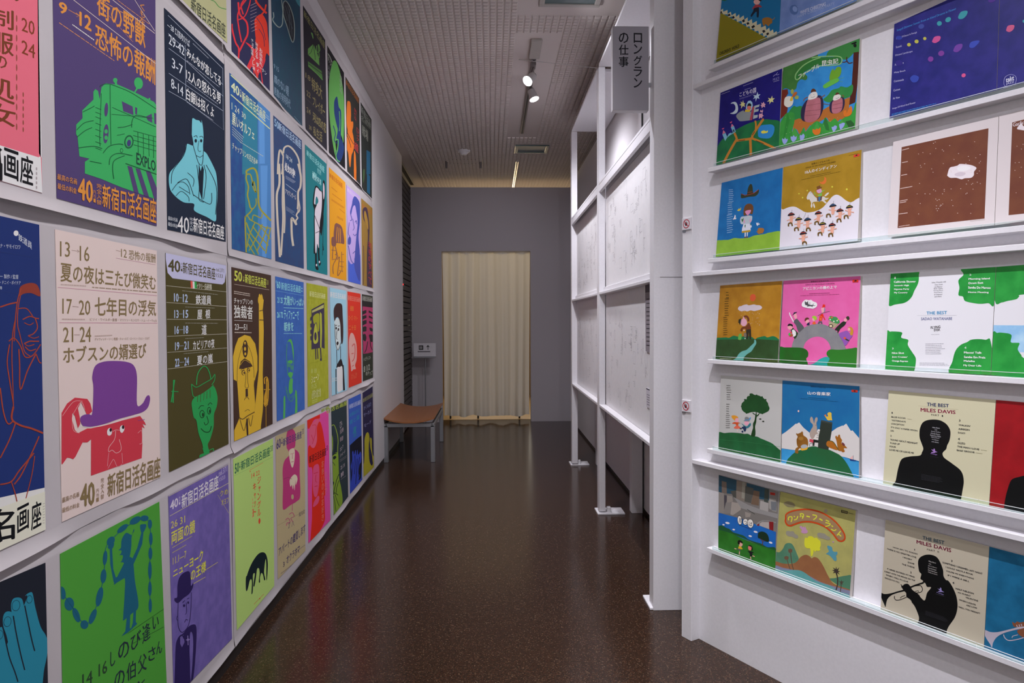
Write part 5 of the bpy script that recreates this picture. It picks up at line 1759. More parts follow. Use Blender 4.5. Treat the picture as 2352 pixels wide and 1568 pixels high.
# ---- ledge 3
cover(3, 'blue record cover of a girl below a floating sombrero', '1657.6,420 1798,385 1790,574 1644,590', '1c70b0~1564a4', '''
F d2
C 84b034~90bc3c 20,1310 110,1275 200,1270 280,1245 360,1250 480,1240 560,1210 700,1190 770,1170 950,1170 950,1450 600,1600 0,1600
P 2c6a28 22,1505 885,1408 885,1420 22,1518
C 343820 375,690 375,635 390,632 420,655 455,645 470,560 495,505 520,500 535,540 545,625 580,605 620,570 620,610 600,645 560,668 480,675 420,690
S a83428 6 380,635 430,650 500,640 560,618 615,575
L a83428 5 465,615 530,605
C 6c4420 412,930 412,860 430,800 465,772 510,772 540,800 545,850 530,915 500,910 440,930
C d890b8 430,880 460,862 510,858 505,890 480,920 465,930 445,910
P c89c30 455,935 495,930 498,945 450,948
C b8c4cc 362,1000 375,955 420,945 450,940 500,935 530,945 525,1000 500,1040 480,1060 440,1052 390,1055 368,1040
C 44704c 380,985 400,980 412,965 405,1010 390,1020
C d8a0c0 410,1010 425,990 430,1030 415,1040
C d8a0c0 490,1000 500,980 518,1000 500,1030
P d8dce8 410,1050 500,1045 510,1145 385,1155 390,1110
P b89428 385,1150 508,1132 500,1160 385,1175
P e0e0e8 425,1170 442,1168 438,1225 425,1228
P e0e0e8 455,1168 472,1165 465,1220 455,1225
P 6c3424 422,1230 440,1225 438,1245 420,1245
P 6c3424 450,1225 468,1220 466,1240 448,1243
P 44704c 425,1065 440,1060 435,1100 425,1098
P 44704c 505,1050 520,1045 510,1075 500,1070
E d8dce8 510,1085 14 18
C d4c038 322,860 340,848 350,830 358,850 375,820 372,850 355,868 335,870
C e4e4ec 262,990 280,960 290,925 302,940 298,965 312,968 300,985 280,985
C e4e4ec 585,1030 600,1042 612,1028 620,1050 632,1040 630,1060 612,1062 608,1076 592,1065
C a87030 585,1160 600,1150 615,1110 650,1105 690,1115 692,1150 670,1180 650,1180 635,1190 610,1185 605,1170
X 9cc0e0 205,570 275,562 190 7 190
X 9cc0e0 192,755 262,745 175 6 175
X 9cc0e0 180,920 265,905 270 9 270
''', group='pair of covers, girl and little riders')
cover(3, 'mustard record cover with a cowboy on horseback above small headband dancers', '1799.7,384 1979,343.6 1970,553 1790,574', 'b08a26~a4801e', '''
F d2
C e0dce4 900,880 960,850 1050,815 1120,812 1180,840 1260,885 1330,890 1430,865 1510,820 1580,740 1640,670 1700,645 1760,670 1830,725 1900,750 2060,740 2060,1500 880,1500
C d8d4cc 1283,690 1300,640 1325,605 1350,605 1390,655 1420,690 1470,680 1520,670 1550,690 1590,690 1560,715 1530,720 1560,755 1540,765 1500,735 1440,740 1380,745 1360,765 1365,800 1350,828 1340,800 1345,760 1320,710 1300,715
C d8d4cc 1380,760 1395,790 1400,820 1388,828 1372,790
C d8d4cc 1530,660 1560,625 1590,615 1585,635 1550,665
S 3c3434 4 1345,605 1375,640 1405,675
P 6c4a34 1425,680 1500,665 1490,725 1430,735
P 4470a0 1445,680 1480,668 1470,735 1450,745
C 7cc054 1390,600 1410,640 1450,645 1490,615 1540,580 1500,590 1490,600 1495,655 1455,665 1430,650 1395,640
E d8a0c0 1458,592 36 34
P 7c5024 1400,582 1428,570 1420,535 1470,515 1478,540 1500,535 1490,555 1440,575
E 1c1c1c 1335,620 4 4
C e07834 1525,400 1550,410 1558,450 1540,490 1500,500 1468,480 1465,465 1490,470 1520,450 1530,420
E d8d44c 1292,588 9 11
E d8d44c 1178,632 9 9
E d8d44c 1228,686 10 11
E d8d44c 1638,536 11 12
E d8d44c 1840,571 12 14
L 3c3434 3 1240,980 1275,895
T 2c2810 1350,210 1605,155 26 24 |世界のこどものうた
T 2c2810- 1270,265 1685,178 18 20 |SONGS OF THE WORLD'S CHILDREN
T f0ecec* 1262,310 1700,220 52 48 |10人のインディアン
X 5c4c14 1335,385 1620,325 10 1
X 5c4c14 1210,435 1750,320 9 1
P d84434 1935,95 2018,78 2016,112 1935,128
C 1c1414 1960,106 1975,90 1990,98 1985,104
X 5c4c14 1870,98 2000,68 8 1
''' + '\n'.join('''
E e4a890 %g,%g 32 34
C 1c1c24 %g,%g %g,%g %g,%g %g,%g %g,%g
L %s 7 %g,%g %g,%g
C e4a890 %g,%g %g,%g %g,%g %g,%g
S e4a890 12 %g,%g %g,%g %g,%g
S 6c5020 20 %g,%g %g,%g %g,%g %g,%g
L 3c3434 3 %g,%g %g,%g''' % (x, y, x - 46, y + 6, x - 34, y - 26, x, y - 44, x + 34, y - 30, x + 46, y - 10, hb, x - 32, y - 22, x + 30, y - 28,
     x - 18, y + 28, x + 18, y + 28, x + 16, y + 100, x - 20, y + 102, x - 62, y + 60 + s_, x, y + 48, x + 62, y + 30 - s_,
     x - 26 + d, y + 150, x - 24 + d, y + 112, x + 14 + d, y + 105, x + 26 + d, y + 145, x + 4, y - 46, x + 10, y - 80)
     for x, y, hb, s_, d in ((1072, 935, 'c84434', 10, -12), (1176, 1000, 'c8b434', -5, -30), (1298, 1005, '4c74a8', 0, 12), (1448, 915, 'c84434', 20, -20), (1650, 812, '4c74a8', -20, -60),
                            (1748, 880, 'c84434', 8, -12), (1880, 830, 'c8b434', -30, -45), (1508, 1065, 'c8b434', 10, -35), (1640, 1080, 'c84434', 0, -18), (1240, 1195, 'c84434', 0, 20))), .016, group='pair of covers, girl and little riders')
cover(3, 'white gatefold record cover framing a brown field with a white rose-like bloom', '2051.6,326 2294,267 2284,517 2039,545', 'd8d0d0', '''
F c2
P 6c3c2c~74442f 1518,53 2110,-76 2083,540 1490,605
C e4dce0 1830,240 1845,195 1875,185 1900,178 1915,168 1960,170 2000,178 2028,195 2012,220 2010,245 1990,262 1950,265 1925,272 1890,262 1850,262 1830,248
C d0c4cc 1880,235 1920,222 1955,232 1930,250 1890,250
C f0e8ec 1900,190 1950,178 1990,195 1950,215 1905,212
D d8c8c0 1600,-20 2080,380 34 4
D d8c8c0 1620,150 2060,520 26 4
D d8c8c0 1750,350 1820,500 12 4
X d8c0b8 1520,68 1568,55 12 1
X d8c0b8 1520,153 1560,145 12 1
X d8c0b8 1515,240 1555,232 12 1
X d8c0b8 1508,330 1590,315 12 1
X d8c0b8 1505,415 1560,405 24 2
X d8c0b8 1500,503 1558,495 12 1
X d8c0b8 1498,590 1572,578 10 1
X a89890 1985,555 2085,545 6 1
''', group='white and brown gatefold album')
cover(3, 'right half of the white gatefold, brown field lettered Garlic, at the frame edge', '2295,267 2560,195 2550,480 2285,517', 'd8d0d0', '''
F c2
P 6c3c2c~74442f 2272,-115 2900,-280 2900,450 2247,517
T e4dce0 2276,-112 2352,-130 26 26 |Garlic
C e4dce0 2305,-72 2318,-95 2335,-110 2350,-90 2400,-80 2380,-60 2330,-65
D d8c8c0 2290,0 2352,420 9 4
''', group='white and brown gatefold album')
# ---- ledge 4
cover(4, 'orange record cover of a bowing man under a small rain cloud', '1654.3,655.6 1796.7,644.8 1786.6,832.3 1643.2,823.9', 'b88424~a8741c', '''
F d3
C 1c7044 40,1020 100,1015 180,1010 230,1015 290,985 350,995 400,1000 470,990 560,1000 620,1040 650,1015 760,990 800,1010 890,990 960,1030 960,1080 40,1080
P 2a4420~30502a 40,1045 620,1035 980,1055 970,1400 20,1360
C 64a8a0 270,1360 330,1320 370,1260 420,1220 490,1195 560,1130 600,1090 605,1048 625,1048 635,1100 600,1160 560,1220 500,1260 450,1310 425,1370
P 203020 20,1340 960,1385 955,1415 20,1355
C d85c34 540,420 550,380 580,360 615,370 628,410 610,455 580,470 550,455
C d0c4cc 360,575 380,545 410,540 440,525 490,515 520,528 560,522 600,515 640,525 690,530 722,560 700,590 650,605 600,615 550,605 500,620 460,610 410,618 370,600
D e4d8d8 400,620 690,840 40 5
S 70381c 30 450,700 490,695 515,730 515,770
C 70381c 470,860 490,830 520,790 545,830 555,880 500,895 470,885
S 70381c 30 480,860 430,870 410,905 425,905
E dca4b8 448,785 48 58
E dca4b8 445,718 12 14
E e4c8cc 452,905 10 10
P 2c2c20 365,790 370,740 400,730 405,712 412,715 400,790 388,830 380,800
S 5c3444 3 412,765 408,800
E 5c3444 415,760 3 5
P 302c20 482,895 555,885 560,1035 530,1040 522,930 515,1040 485,1030
C 64a84c 362,1035 370,975 390,955 415,960 415,1000 405,1045 370,1045
C 786c60 455,1000 450,955 470,940 488,960 485,1000 460,1010
E e4dcdc 467,1028 7 8
X 4c3c14 180,320 230,318 120 3 120
X 4c3c14 160,420 225,418 280 8 280
X 4c3c14 140,700 205,695 290 9 290
X c8c8a8 90,1320 260,1328 12 1
''', group='orange and pink pair of covers')
cover(4, 'pink record cover with people walking over a grey arched bridge', '1799.7,644.8 1976.8,633.7 1966.7,844.1 1790,832.3', 'd85c9c~dc64a4', '''
F d3
C 888888~7c7c80 1165,1160 1185,1080 1230,980 1300,900 1400,840 1500,812 1600,808 1700,835 1800,890 1880,960 1930,1050 1965,1140 1975,1230 1750,1230 1750,1170 1720,1090 1660,1030 1580,1000 1500,1005 1420,1040 1365,1100 1345,1160 1340,1230 1160,1230
C 24581c~1c641c 980,1170 1060,1160 1180,1160 1300,1165 1380,1190 1415,1240 1410,1300 1385,1330 1380,1450 970,1450
C 2c7424 1690,1270 1700,1220 1750,1190 1850,1195 1950,1190 2060,1175 2160,1190 2160,1500 1690,1480 1700,1330 1735,1330
C 2c9c94 1370,1440 1500,1400 1580,1340 1660,1305 1715,1305 1735,1340 1700,1400 1690,1460 1450,1450
P e4dce0 1125,640 1140,635 1145,665 1205,780 1190,785 1135,680
C 58585c 1195,780 1220,740 1245,730 1290,780 1350,860 1320,900 1270,930 1230,830
E e4a0a8 1222,690 24 46 -10
P 141c34 1165,685 1190,660 1200,635 1235,630 1250,625 1240,640 1190,672
C 2c3c20 1150,890 1170,860 1220,900 1260,950 1220,1030 1190,1000
P e4e0e0 1170,900 1200,890 1230,930 1230,980 1200,1000 1180,990
E e4a0a8 1142,855 38 42
C 181818 1105,840 1120,808 1150,805 1180,820 1180,850 1150,835
C a85430 1120,975 1160,960 1190,970 1175,995 1140,1000
C 4cb04c 1115,960 1140,940 1150,965 1130,985
E d84434 1158,938 14 12
E e4a0a8 1398,765 30 30
C 5c3420 1360,750 1375,720 1410,712 1430,735 1395,745 1370,770
P 1c2444 1385,825 1410,790 1445,785 1440,800 1425,800 1440,822 1410,830
E e4a0a8 1500,740 26 28
C 9cc438 1470,710 1500,685 1535,700 1545,735 1510,755 1500,730
P e06428 1475,800 1490,775 1515,770 1530,800 1520,815 1490,815
C e4a0a8 1615,560 1650,560 1655,600 1650,640 1625,645 1610,600
C 8c8c94 1655,560 1672,590 1665,620 1650,630
P d83020 1600,568 1625,558 1635,515 1670,518 1670,555 1640,562
P d83020 1585,690 1620,655 1640,660 1650,700 1675,745 1660,750 1635,700 1620,760 1575,765
L d8c850 5 1595,700 1625,705
L d8c850 5 1590,725 1620,728
L d8c850 5 1590,745 1618,748
L 54505c 6 1560,685 1640,640 1740,618
P 54545c 1575,770 1622,768 1630,808 1612,808 1600,785 1580,805 1555,805
P a89c7c 1722,770 1840,800 1870,810 1800,880 1725,820
C 3c8c4c 1720,740 1745,690 1800,700 1840,705 1885,760 1880,800 1830,800 1760,770
E d84c34 1770,712 14 12
E e8e4d8 1745,745 10 9
E e8e4d8 1800,770 11 9
E e8e4d8 1850,760 10 9
E d8c834 1865,740 9 9
E d8c834 1735,715 9 8
E 2c2418 1755,838 34 26
E d8c8a0 1755,840 22 17
C 242c20 1815,890 1900,800 1945,770 1985,780 1960,830 1900,880 1860,945 1850,910
E e4a0a8 1975,750 24 26
P 343824 1985,705 2010,690 2030,700 2038,730 2010,755 1985,720
C 8c54a8 1875,960 1950,920 2000,910 2040,950 2080,985 2040,1040 1990,1120 1960,1130 1930,1060
C c08c2c 2010,870 2050,852 2085,880 2092,930 2075,980 2040,960 2055,900
E e4a0a8 2028,890 20 24
C 2c3828 1950,1020 1990,1030 2035,1060 2000,1060
E d8542c 1965,1020 18 16
C e4e4e4 1322,500 1345,465 1380,445 1420,452 1460,448 1490,470 1540,490 1550,530 1530,560 1490,580 1450,575 1400,570 1360,560 1322,540
C 4c4c50 1365,500 1368,465 1382,480 1400,478 1412,465 1418,505 1440,520 1480,525 1530,535 1485,540 1480,560 1465,545 1420,545 1395,555 1405,535 1375,525
S 4c4c50 6 1440,520 1440,480
S 4c4c50 6 1475,530 1500,505
T 3c1424 1455,165 1725,150 24 22 |世界のこどものうた
T 4c1830- 1375,212 1810,192 18 18 |SONGS OF THE WORLD'S CHILDREN
T f0e8ec* 1335,255 1845,230 52 46 |アビニヨンの橋の上で
X 7c2450 1430,350 1740,335 12 1
X 7c2450 1300,380 1880,358 9 1
P c83024 2080,145 2168,140 2168,182 2080,186
C 1c1414 2105,172 2125,150 2145,160 2142,168
''', .012, group='orange and pink pair of covers')
LEAF = '''
F c3
C 1c8834~2c9c40 1444,60 1620,60 1635,100 1630,150 1605,200 1588,240 1560,270 1530,285 1500,290 1470,295 1430,300 1430,200
C 1c8834~2c9c40 1405,735 1415,490 1440,480 1460,478 1520,485 1515,520 1562,535 1560,570 1590,620 1610,650 1615,680 1605,740 1580,770 1400,770
C 1c8834~2c9c40 1935,45 2160,20 2150,290 2110,285 2060,290 2010,285 1950,270 1935,240 1905,230 1912,180 1905,130 1940,90
C 1c8834~2c9c40 1855,770 1865,680 1885,610 1920,570 1965,550 1990,535 2040,530 2090,535 2125,545 2130,780
'''
cover(4, 'white gatefold record cover with four green leafy corners lettered THE BEST', '2045.9,628.6 2287.3,612.8 2275.5,861 2033,847.5', 'dcdce0', LEAF + '''
T 3888b4* 1687,342 1828,338 22 22 |THE BEST
L a8a8b0 1.5 1625,370 1893,368
T 6c7094* 1650,382 1863,380 20 20 |SADAO WATANABE
T 101014* 1716,443 1782,437 18 18 |FLYING
T 101014* 1738,460 1782,457 17 17 |DISK
T 8c8c94- 1720,496 1775,495 5 5 |mono stereo
T 58585c 1723,140 1820,134 9 9 |Sadao Watanabe with
T 58585c 1745,155 1798,152 9 9 |Dave Grusin
T 58585c 1742,170 1796,167 9 9 |Lee Ritenour
T 58585c 1738,182 1798,180 9 9 |Eric Gale
T 58585c 1735,196 1800,193 9 9 |Harvey Mason
T 58585c 1738,209 1796,206 9 9 |Chuck Rainey
T 58585c 1740,222 1794,220 9 9 |Ian Underwood
T 58585c 1742,236 1790,234 9 9 |and others
X a0a0a8 1680,558 1815,556 80 7 80
X a0a0a8 1640,688 1850,690 26 3
T dce4dc 1468,106 1478,105 14 14 |1
T e8ece8* 1465,133 1615,130 14 14 |California Shower
T e8ece8* 1467,160 1568,158 13 13 |Seventh High
T e8ece8* 1467,185 1570,183 13 13 |Ngoma Party
T e8ece8* 1467,208 1558,207 14 14 |My Country
T dce4dc 1980,86 1994,85 12 12 |2
T e8ece8* 1975,114 2120,110 16 16 |Morning Island
T e8ece8* 1975,142 2075,138 14 14 |Down East
T e8ece8* 1972,170 2125,172 16 16 |Samba Do Marcos
T e8ece8* 1972,204 2112,205 15 15 |Home Meeting
T dce4dc 1453,588 1463,588 12 12 |3
T e8ece8* 1452,618 1535,618 13 13 |Nice Shot
T e8ece8* 1452,645 1558,647 14 14 |Just Cruisin'
T e8ece8* 1452,672 1562,675 15 15 |Orange Express
T dce4dc 1945,582 1960,582 14 14 |4
T e8ece8* 1943,614 2065,616 14 14 |Massai Talk
T e8ece8* 1943,644 2090,648 15 15 |Samba Em Praia
T e8ece8* 1942,672 2018,674 13 13 |Malaika
T e8ece8* 1940,702 2062,706 16 16 |My Dear Life
''', group='green leafy gatefold album')
cover(4, 'front half of the leafy gatefold with blue water, cut by the frame edge', '2288.5,612.8 2560,592 2548,888 2276.7,861', 'dcdce0', '''
F c3
P 8cbce0~b0d4ec 2140,435 2700,440 2700,620 2140,620
C 1c8834~2c9c40 2160,20 2700,0 2700,200 2352,225 2320,240 2300,258 2240,270 2200,280 2155,272
C 1c8834~2c9c40 2138,500 2170,488 2200,486 2265,500 2262,550 2300,555 2322,560 2310,600 2335,640 2352,660 2500,760 2500,900 2120,780
''', group='green leafy gatefold album')
# ---- ledge 5
cover(5, 'off-white record cover of a big green tree and two dancing children', '1656,862 1796.7,873.4 1792.3,1061.3 1650.2,1030.3', 'b8b8b4', '''
F d4
C 18542c~1c6034 40,890 150,870 230,862 300,865 390,875 420,882 470,880 520,905 600,920 640,940 700,965 800,1010 850,1050 915,1105 960,1140 960,1400 40,1300
C 183c1c 515,910 525,850 540,800 540,740 562,690 570,620 555,615 530,590 545,590 575,610 580,575 590,580 595,620 620,600 632,598 615,630 592,650 585,720 570,780 575,860 565,915
C 184420~1c4c24 380,510 385,460 420,425 450,400 460,365 495,350 500,325 530,322 560,340 620,350 680,380 710,410 745,450 755,490 768,520 758,560 720,585 680,600 640,600 590,580 540,578 500,585 460,598 420,580 390,550
E 184420 385,500 12 14
E 184420 430,410 14 14
E 184420 505,335 14 14
E 184420 590,348 12 12
E 184420 665,372 14 12
E 184420 715,410 12 14
E 184420 758,530 12 14
E 184420 670,598 14 10
E 184420 450,590 12 12
E e0a0ac 317,692 26 30
C d8942c 245,630 290,625 330,645 335,660 300,665 290,695 270,680 250,660
C c85024 250,735 280,718 310,720 340,722 368,732 340,738 335,765 310,768 300,745 265,740
C d8644c 275,800 305,768 330,765 365,790 360,805 320,810
L e4c0b8 7 325,812 325,850
L e4c0b8 7 340,808 358,820
E 1c2c44 372,808 16 10
E e0a0b4 452,730 32 32
C 787c7c 408,700 425,690 428,655 455,645 485,660 490,695 495,705 450,708
L 3c8cc8 8 425,692 488,685
C 3c8cc8 488,690 492,660 510,652 505,675
C 2c7080 380,735 410,755 430,768 460,775 490,740 505,730 510,760 470,800 430,790
C 1c3054 385,790 420,775 448,800 440,840 420,848 405,815 388,805
E 1c3054 395,850 14 14
E 2c3428 642,675 16 9
E 2c3428 683,708 16 9
X 5c5c58 175,198 240,200 220 7 220
X 5c5c58 170,455 220,458 160 5 160
X 5c5c58 165,610 225,612 200 7 200
L 388850 2.5 40,955 500,1000 920,1060
''', group='mountain musicians pair of covers')
cover(5, 'blue record cover of a rabbit playing piano on a hill with other animals', '1797.4,873.4 1974.5,886.9 1972.8,1097.7 1794.7,1064', '1c6ca0~18649c', '''
F d4
P d0ccc8 930,895 1000,850 1110,760 1130,740 1148,742 1180,722 1210,760 1240,795 1330,870 1390,930 1600,870 1700,800 1780,765 1790,770 1832,738 1890,830 1900,840 1918,832 2015,945 2015,1260 1800,1200 930,1080
P 3c94c8~2c88c0 930,1085 1120,1110 1300,1130 1700,1170 2010,1275 2010,1560 930,1560
C 1c6038~245c34 1000,1290 1060,1190 1150,1120 1250,1090 1330,1060 1400,1055 1480,1075 1580,1095 1680,1140 1750,1180 1820,1260 1880,1360 1945,1500 1960,1600 980,1600
P 2c342c 1485,688 1640,722 1630,850 1585,1105 1440,1075 1445,960 1460,850
P 3c4440 1485,688 1640,722 1636,745 1490,712
P 1c201c 1375,955 1450,970 1445,1005 1395,1000 1390,1050 1370,1050
P d8d4cc 1440,815 1470,820 1440,965 1380,950 1410,880
L 1c1c1c 5 1440,850 1465,855
L 1c1c1c 5 1432,880 1460,885
L 1c1c1c 5 1425,905 1455,910
L 1c1c1c 5 1418,930 1448,935
P d0ccc8 1395,1003 1438,1010 1435,1055 1392,1048
C a8988c 1330,905 1325,870 1345,820 1370,780 1365,745 1340,720 1330,680 1345,645 1365,655 1378,700 1388,735 1395,690 1410,655 1432,655 1435,690 1420,730 1425,780 1428,830 1420,850 1435,860 1430,885 1400,895 1390,930 1360,955 1340,930
E 3c3030 1412,762 4 5
P c84454 1325,950 1378,962 1375,1005 1320,990
S 1c2c34 5 1370,1005 1325,1020 1325,1055
S 1c2c34 5 1370,1005 1365,1050
C d8b444 1572,600 1600,580 1628,595 1628,620 1632,660 1638,695 1620,690 1600,695 1575,690 1550,655 1540,635 1580,640
P d87c34 1525,625 1545,612 1560,625 1540,638
C 7c5018~8c5c20 1145,960 1160,920 1140,890 1145,870 1160,880 1205,860 1215,848 1232,855 1240,900 1280,930 1302,970 1300,1050 1250,1080 1180,1075 1150,1030
C 8c5c20 1125,1140 1130,1090 1160,1065 1190,1075 1170,1100 1165,1150
E 9c7030 1205,945 35 25
C dca834 1205,1080 1250,1060 1298,1060 1290,1095 1240,1110 1208,1108
E a4a8ac 1248,1055 46 28 -8
C 9c601c 1680,925 1695,905 1712,925 1725,895 1745,895 1752,930 1775,970 1765,1010 1810,1040 1845,1078 1800,1080 1812,1125 1780,1135 1765,1120 1720,1110 1710,1050 1695,970
C a8641c 1560,1000 1590,975 1640,985 1690,1040 1720,1090 1700,1105 1650,1090 1600,1070 1560,1040
S 4c5020 10 1590,975 1650,990 1700,1060 1725,1100
C 6c3438 1768,1000 1800,1010 1815,1040 1790,1045
P e4b0a8 1880,1225 1925,1180 1920,1235
P 1c3c7c 1882,1230 1970,1245 1965,1262 1888,1252
L 3c4c6c 4 1928,1178 1930,1235
E e0c0b8 1172,566 12 14
T 101c34 1340,212 1550,232 22 22 |世界のこどものうた
T e8e4e4* 1296,290 1616,305 46 52 |山の音楽家
X 0c3c68 1310,372 1590,395 10 1
X 0c3c68 1200,385 1720,430 8 1
P b83024 1905,268 1992,275 1990,308 1905,300
C 1c1414 1930,292 1948,278 1965,290 1960,296
''', group='mountain musicians pair of covers')
MC = '7c1c3c'
cover(5, 'cream record cover of a black head and shoulders seen from the front', '2041.5,896.3 2287.3,918.2 2271,1168.6 2028,1113.5', 'c8c4a4', '''
F d6
C 08080a 515,580 522,520 550,460 600,430 680,420 760,432 830,475 870,540 875,600 862,670 838,720 825,765 790,800 785,830 810,870 900,935 1000,1020 1030,1130 1015,1250 985,1400 960,1420 600,1320 210,1230 240,1130 270,980 310,880 400,850 520,838 545,800 560,760 545,710 520,640
L a4a07c 2 500,260 968,306
T 1c2c54* 602,222 858,242 42 40 |THE BEST
T 7c1c3c* 528,284 935,316 44 42 |MILES DAVIS
T 3c3c34 652,355 745,364 20 20 |PART
T 3c3c34 775,368 790,370 20 20 |1
T 24282c* 192,332 205,333 20 20 |1
T 24282c* 190,380 352,398 18 18 |BLUE ROOM
T 24282c* 190,420 357,438 18 18 |YESTERDAYS
T 24282c* 187,460 337,475 18 18 |CONCEPTION
T 24282c* 183,500 492,542 18 18 |IT'S ONLY A PAPER MOON
T 24282c* 180,540 217,544 18 18 |DIG
T 24282c* 177,598 192,600 20 20 |2
T 24282c* 177,642 495,688 20 22 |'ROUND ABOUT MIDNIGHT
T 24282c* 172,684 287,698 18 18 |TUNE UP
T 24282c* 170,722 243,732 18 18 |FOUR
T 24282c* 167,760 450,800 20 20 |LOVE ME OR LEAVE ME
T 24282c* 975,418 992,420 24 24 |3
T 24282c* 970,472 1110,488 20 20 |WALKIN'
T 24282c* 968,518 1100,532 20 20 |AIREGIN
T 24282c* 965,562 1050,572 20 20 |DOXY
T 24282c* 963,632 985,634 26 26 |4
T 24282c* 960,680 1048,690 22 22 |OLEO
T 24282c* 955,722 1210,758 20 20 |THE MAN I LOVE
T 24282c* 950,765 1155,792 20 20 |BAGS' GROOVE
X 9c9878 375,408 430,414 8 1
X 9c9878 1230,768 1300,776 10 1
X 9c9878 1170,800 1250,812 10 1
T b8b8bc 667,505 752,515 14 14 |Miles Davis
T b8b8bc 692,532 722,536 12 12 |with
T b8b8bc 652,550 760,565 14 14 |Sonny Rollins
T b8b8bc 648,572 758,590 14 14 |Charlie Parker
T b8b8bc 638,594 766,614 14 14 |Thelonious Monk
T b8b8bc 654,620 748,634 13 13 |Milt Jackson
T b8b8bc 660,645 738,658 13 13 |Art Blakey
T b8b8bc 658,668 738,682 13 13 |and others
C 9c78b8 655,765 675,772 685,758 695,765 700,785 725,798 705,802 690,808 660,810 655,800 680,795 665,780
T 8c68a8* 648,810 722,822 16 16 |Prestige
X 38383e 635,845 740,858 6 1
X 38383e 538,1052 815,1100 70 5 70
X 38383e 430,1195 915,1300 22 3
''', group='cream and red gatefold album')
cover(5, 'red record cover half with a black shoulder shape, at the frame edge', '2288.3,918.2 2560,942 2540,1232 2272,1168.6', '8c1018~9c141c', '''
F d6
C 08080a 1495,1480 1510,1350 1540,1230 1585,1120 1680,1085 1760,1070 2000,1060 2400,1200 2400,1800 1480,1600
''', group='cream and red gatefold album')
# ---- ledge 6
cover(6, 'record cover of grey city towers over a green field with two running boys', '1651,1090.5 1789,1129 1780.5,1312 1650,1260.5', '74706c', '''
F d5
P 24485c 55,50 260,110 600,200 640,215 640,350 520,330 300,280 55,260
P 6c6058 90,120 145,135 150,270 90,260
P 7c7268 262,110 380,140 360,360 255,330
P 50504c 365,180 460,210 430,380 355,360
P 6c5848 460,230 530,245 520,410 430,390
P 3c4440 590,210 640,220 625,390 580,370
P 484844 190,240 258,230 258,330 225,310
P 88827c 55,250 115,265 120,500 55,490
P 48444c 118,285 152,292 150,340 130,450 118,460
P 908880 150,290 210,300 220,360 150,380
P 8c887c 330,130 362,140 355,330 320,320
P 98948e 640,320 720,340 725,480 680,470 640,440
P 807c78 140,370 200,370 190,500 108,500
P 9c948c 205,365 320,385 310,460 220,520 190,510
P 8c8a88 230,310 400,400 560,460 740,505 740,560 600,520 440,480 320,440
P 6c7074 660,360 725,365 720,470 665,460
P a09c98 540,350 635,380 630,480 530,450
L 24241c 5 385,450 475,508
P 948c84 360,480 430,500 420,540 365,545
P 1c5aa8~1c64b0 50,490 300,555 500,630 720,715 715,900 640,900 50,690
C 1c5030 55,645 100,640 140,665 180,680 230,720 340,755 400,800 480,830 550,850 620,890 700,890 715,930 600,900 300,770 50,690
P 24641c~2c7424 50,685 200,730 400,820 560,880 718,930 712,1175 400,1060 50,925
P 8c8a88 485,635 510,600 560,580 640,582 720,600 725,615 660,595 590,590 540,600 505,640
P 7c1c20 500,630 525,615 525,645 505,642
P 7c1c20 640,592 692,598 690,700 645,688
P a8a09c 530,615 560,598 640,600 640,680 580,660 530,640
E e4e4e0 300,578 26 54 -6
E 14141c 300,578 28 57 -6
E e0dcd4 300,578 24 50 -6
E 14141c 366,596 30 40
E e0dcd4 366,596 26 35
E 14141c 424,616 38 56 -6
E e0dcd4 424,616 33 50 -6
T 14141c 290,552 335,562 52 52 |原
T 14141c 350,582 385,592 34 34 |っ
T 14141c 405,592 446,604 50 50 |ば
L 1c3464 5 290,630 445,688
C 142c1c 510,760 520,720 570,710 620,740 640,800 630,828 590,820 545,795 515,785
S 5c3c2c 9 562,870 565,820 540,795
S 5c3c2c 6 568,830 595,812
E d8d4d8 158,610 26 12 12
E d8d4d8 112,630 14 8 12
E d8d4d8 230,686 16 9 12
E d8d4d8 485,713 24 11 16
E d8d4d8 422,762 20 10 16
E d8d4d8 660,838 22 11 20
E d8a090 312,858 22 26
C 14140c 278,850 280,815 305,808 332,828 330,848 305,835 298,860
P c8a424 290,878 315,885 335,910 325,915 280,908
P 545454 280,905 310,912 305,945 290,925 262,915
L d8a090 9 298,940 295,975
L d8a090 9 262,912 240,905
E d0746c 418,900 20 30 -12
C 181814 400,875 425,868 448,890 450,925 435,920 435,890
P 141418 390,935 440,940 468,955 445,960 450,990 420,1002 415,960
L d8a090 9 428,1000 430,1030
L d8a090 9 448,990 475,1000
C 144c24 225,952 270,960 290,975 250,970
C 144c24 375,1018 420,1028 440,1040 400,1035
P a82c20 655,252 712,262 710,290 655,280
T 140c0c 668,262 700,268 14 14 |HIT
''', .006, k=KR * 1.1)
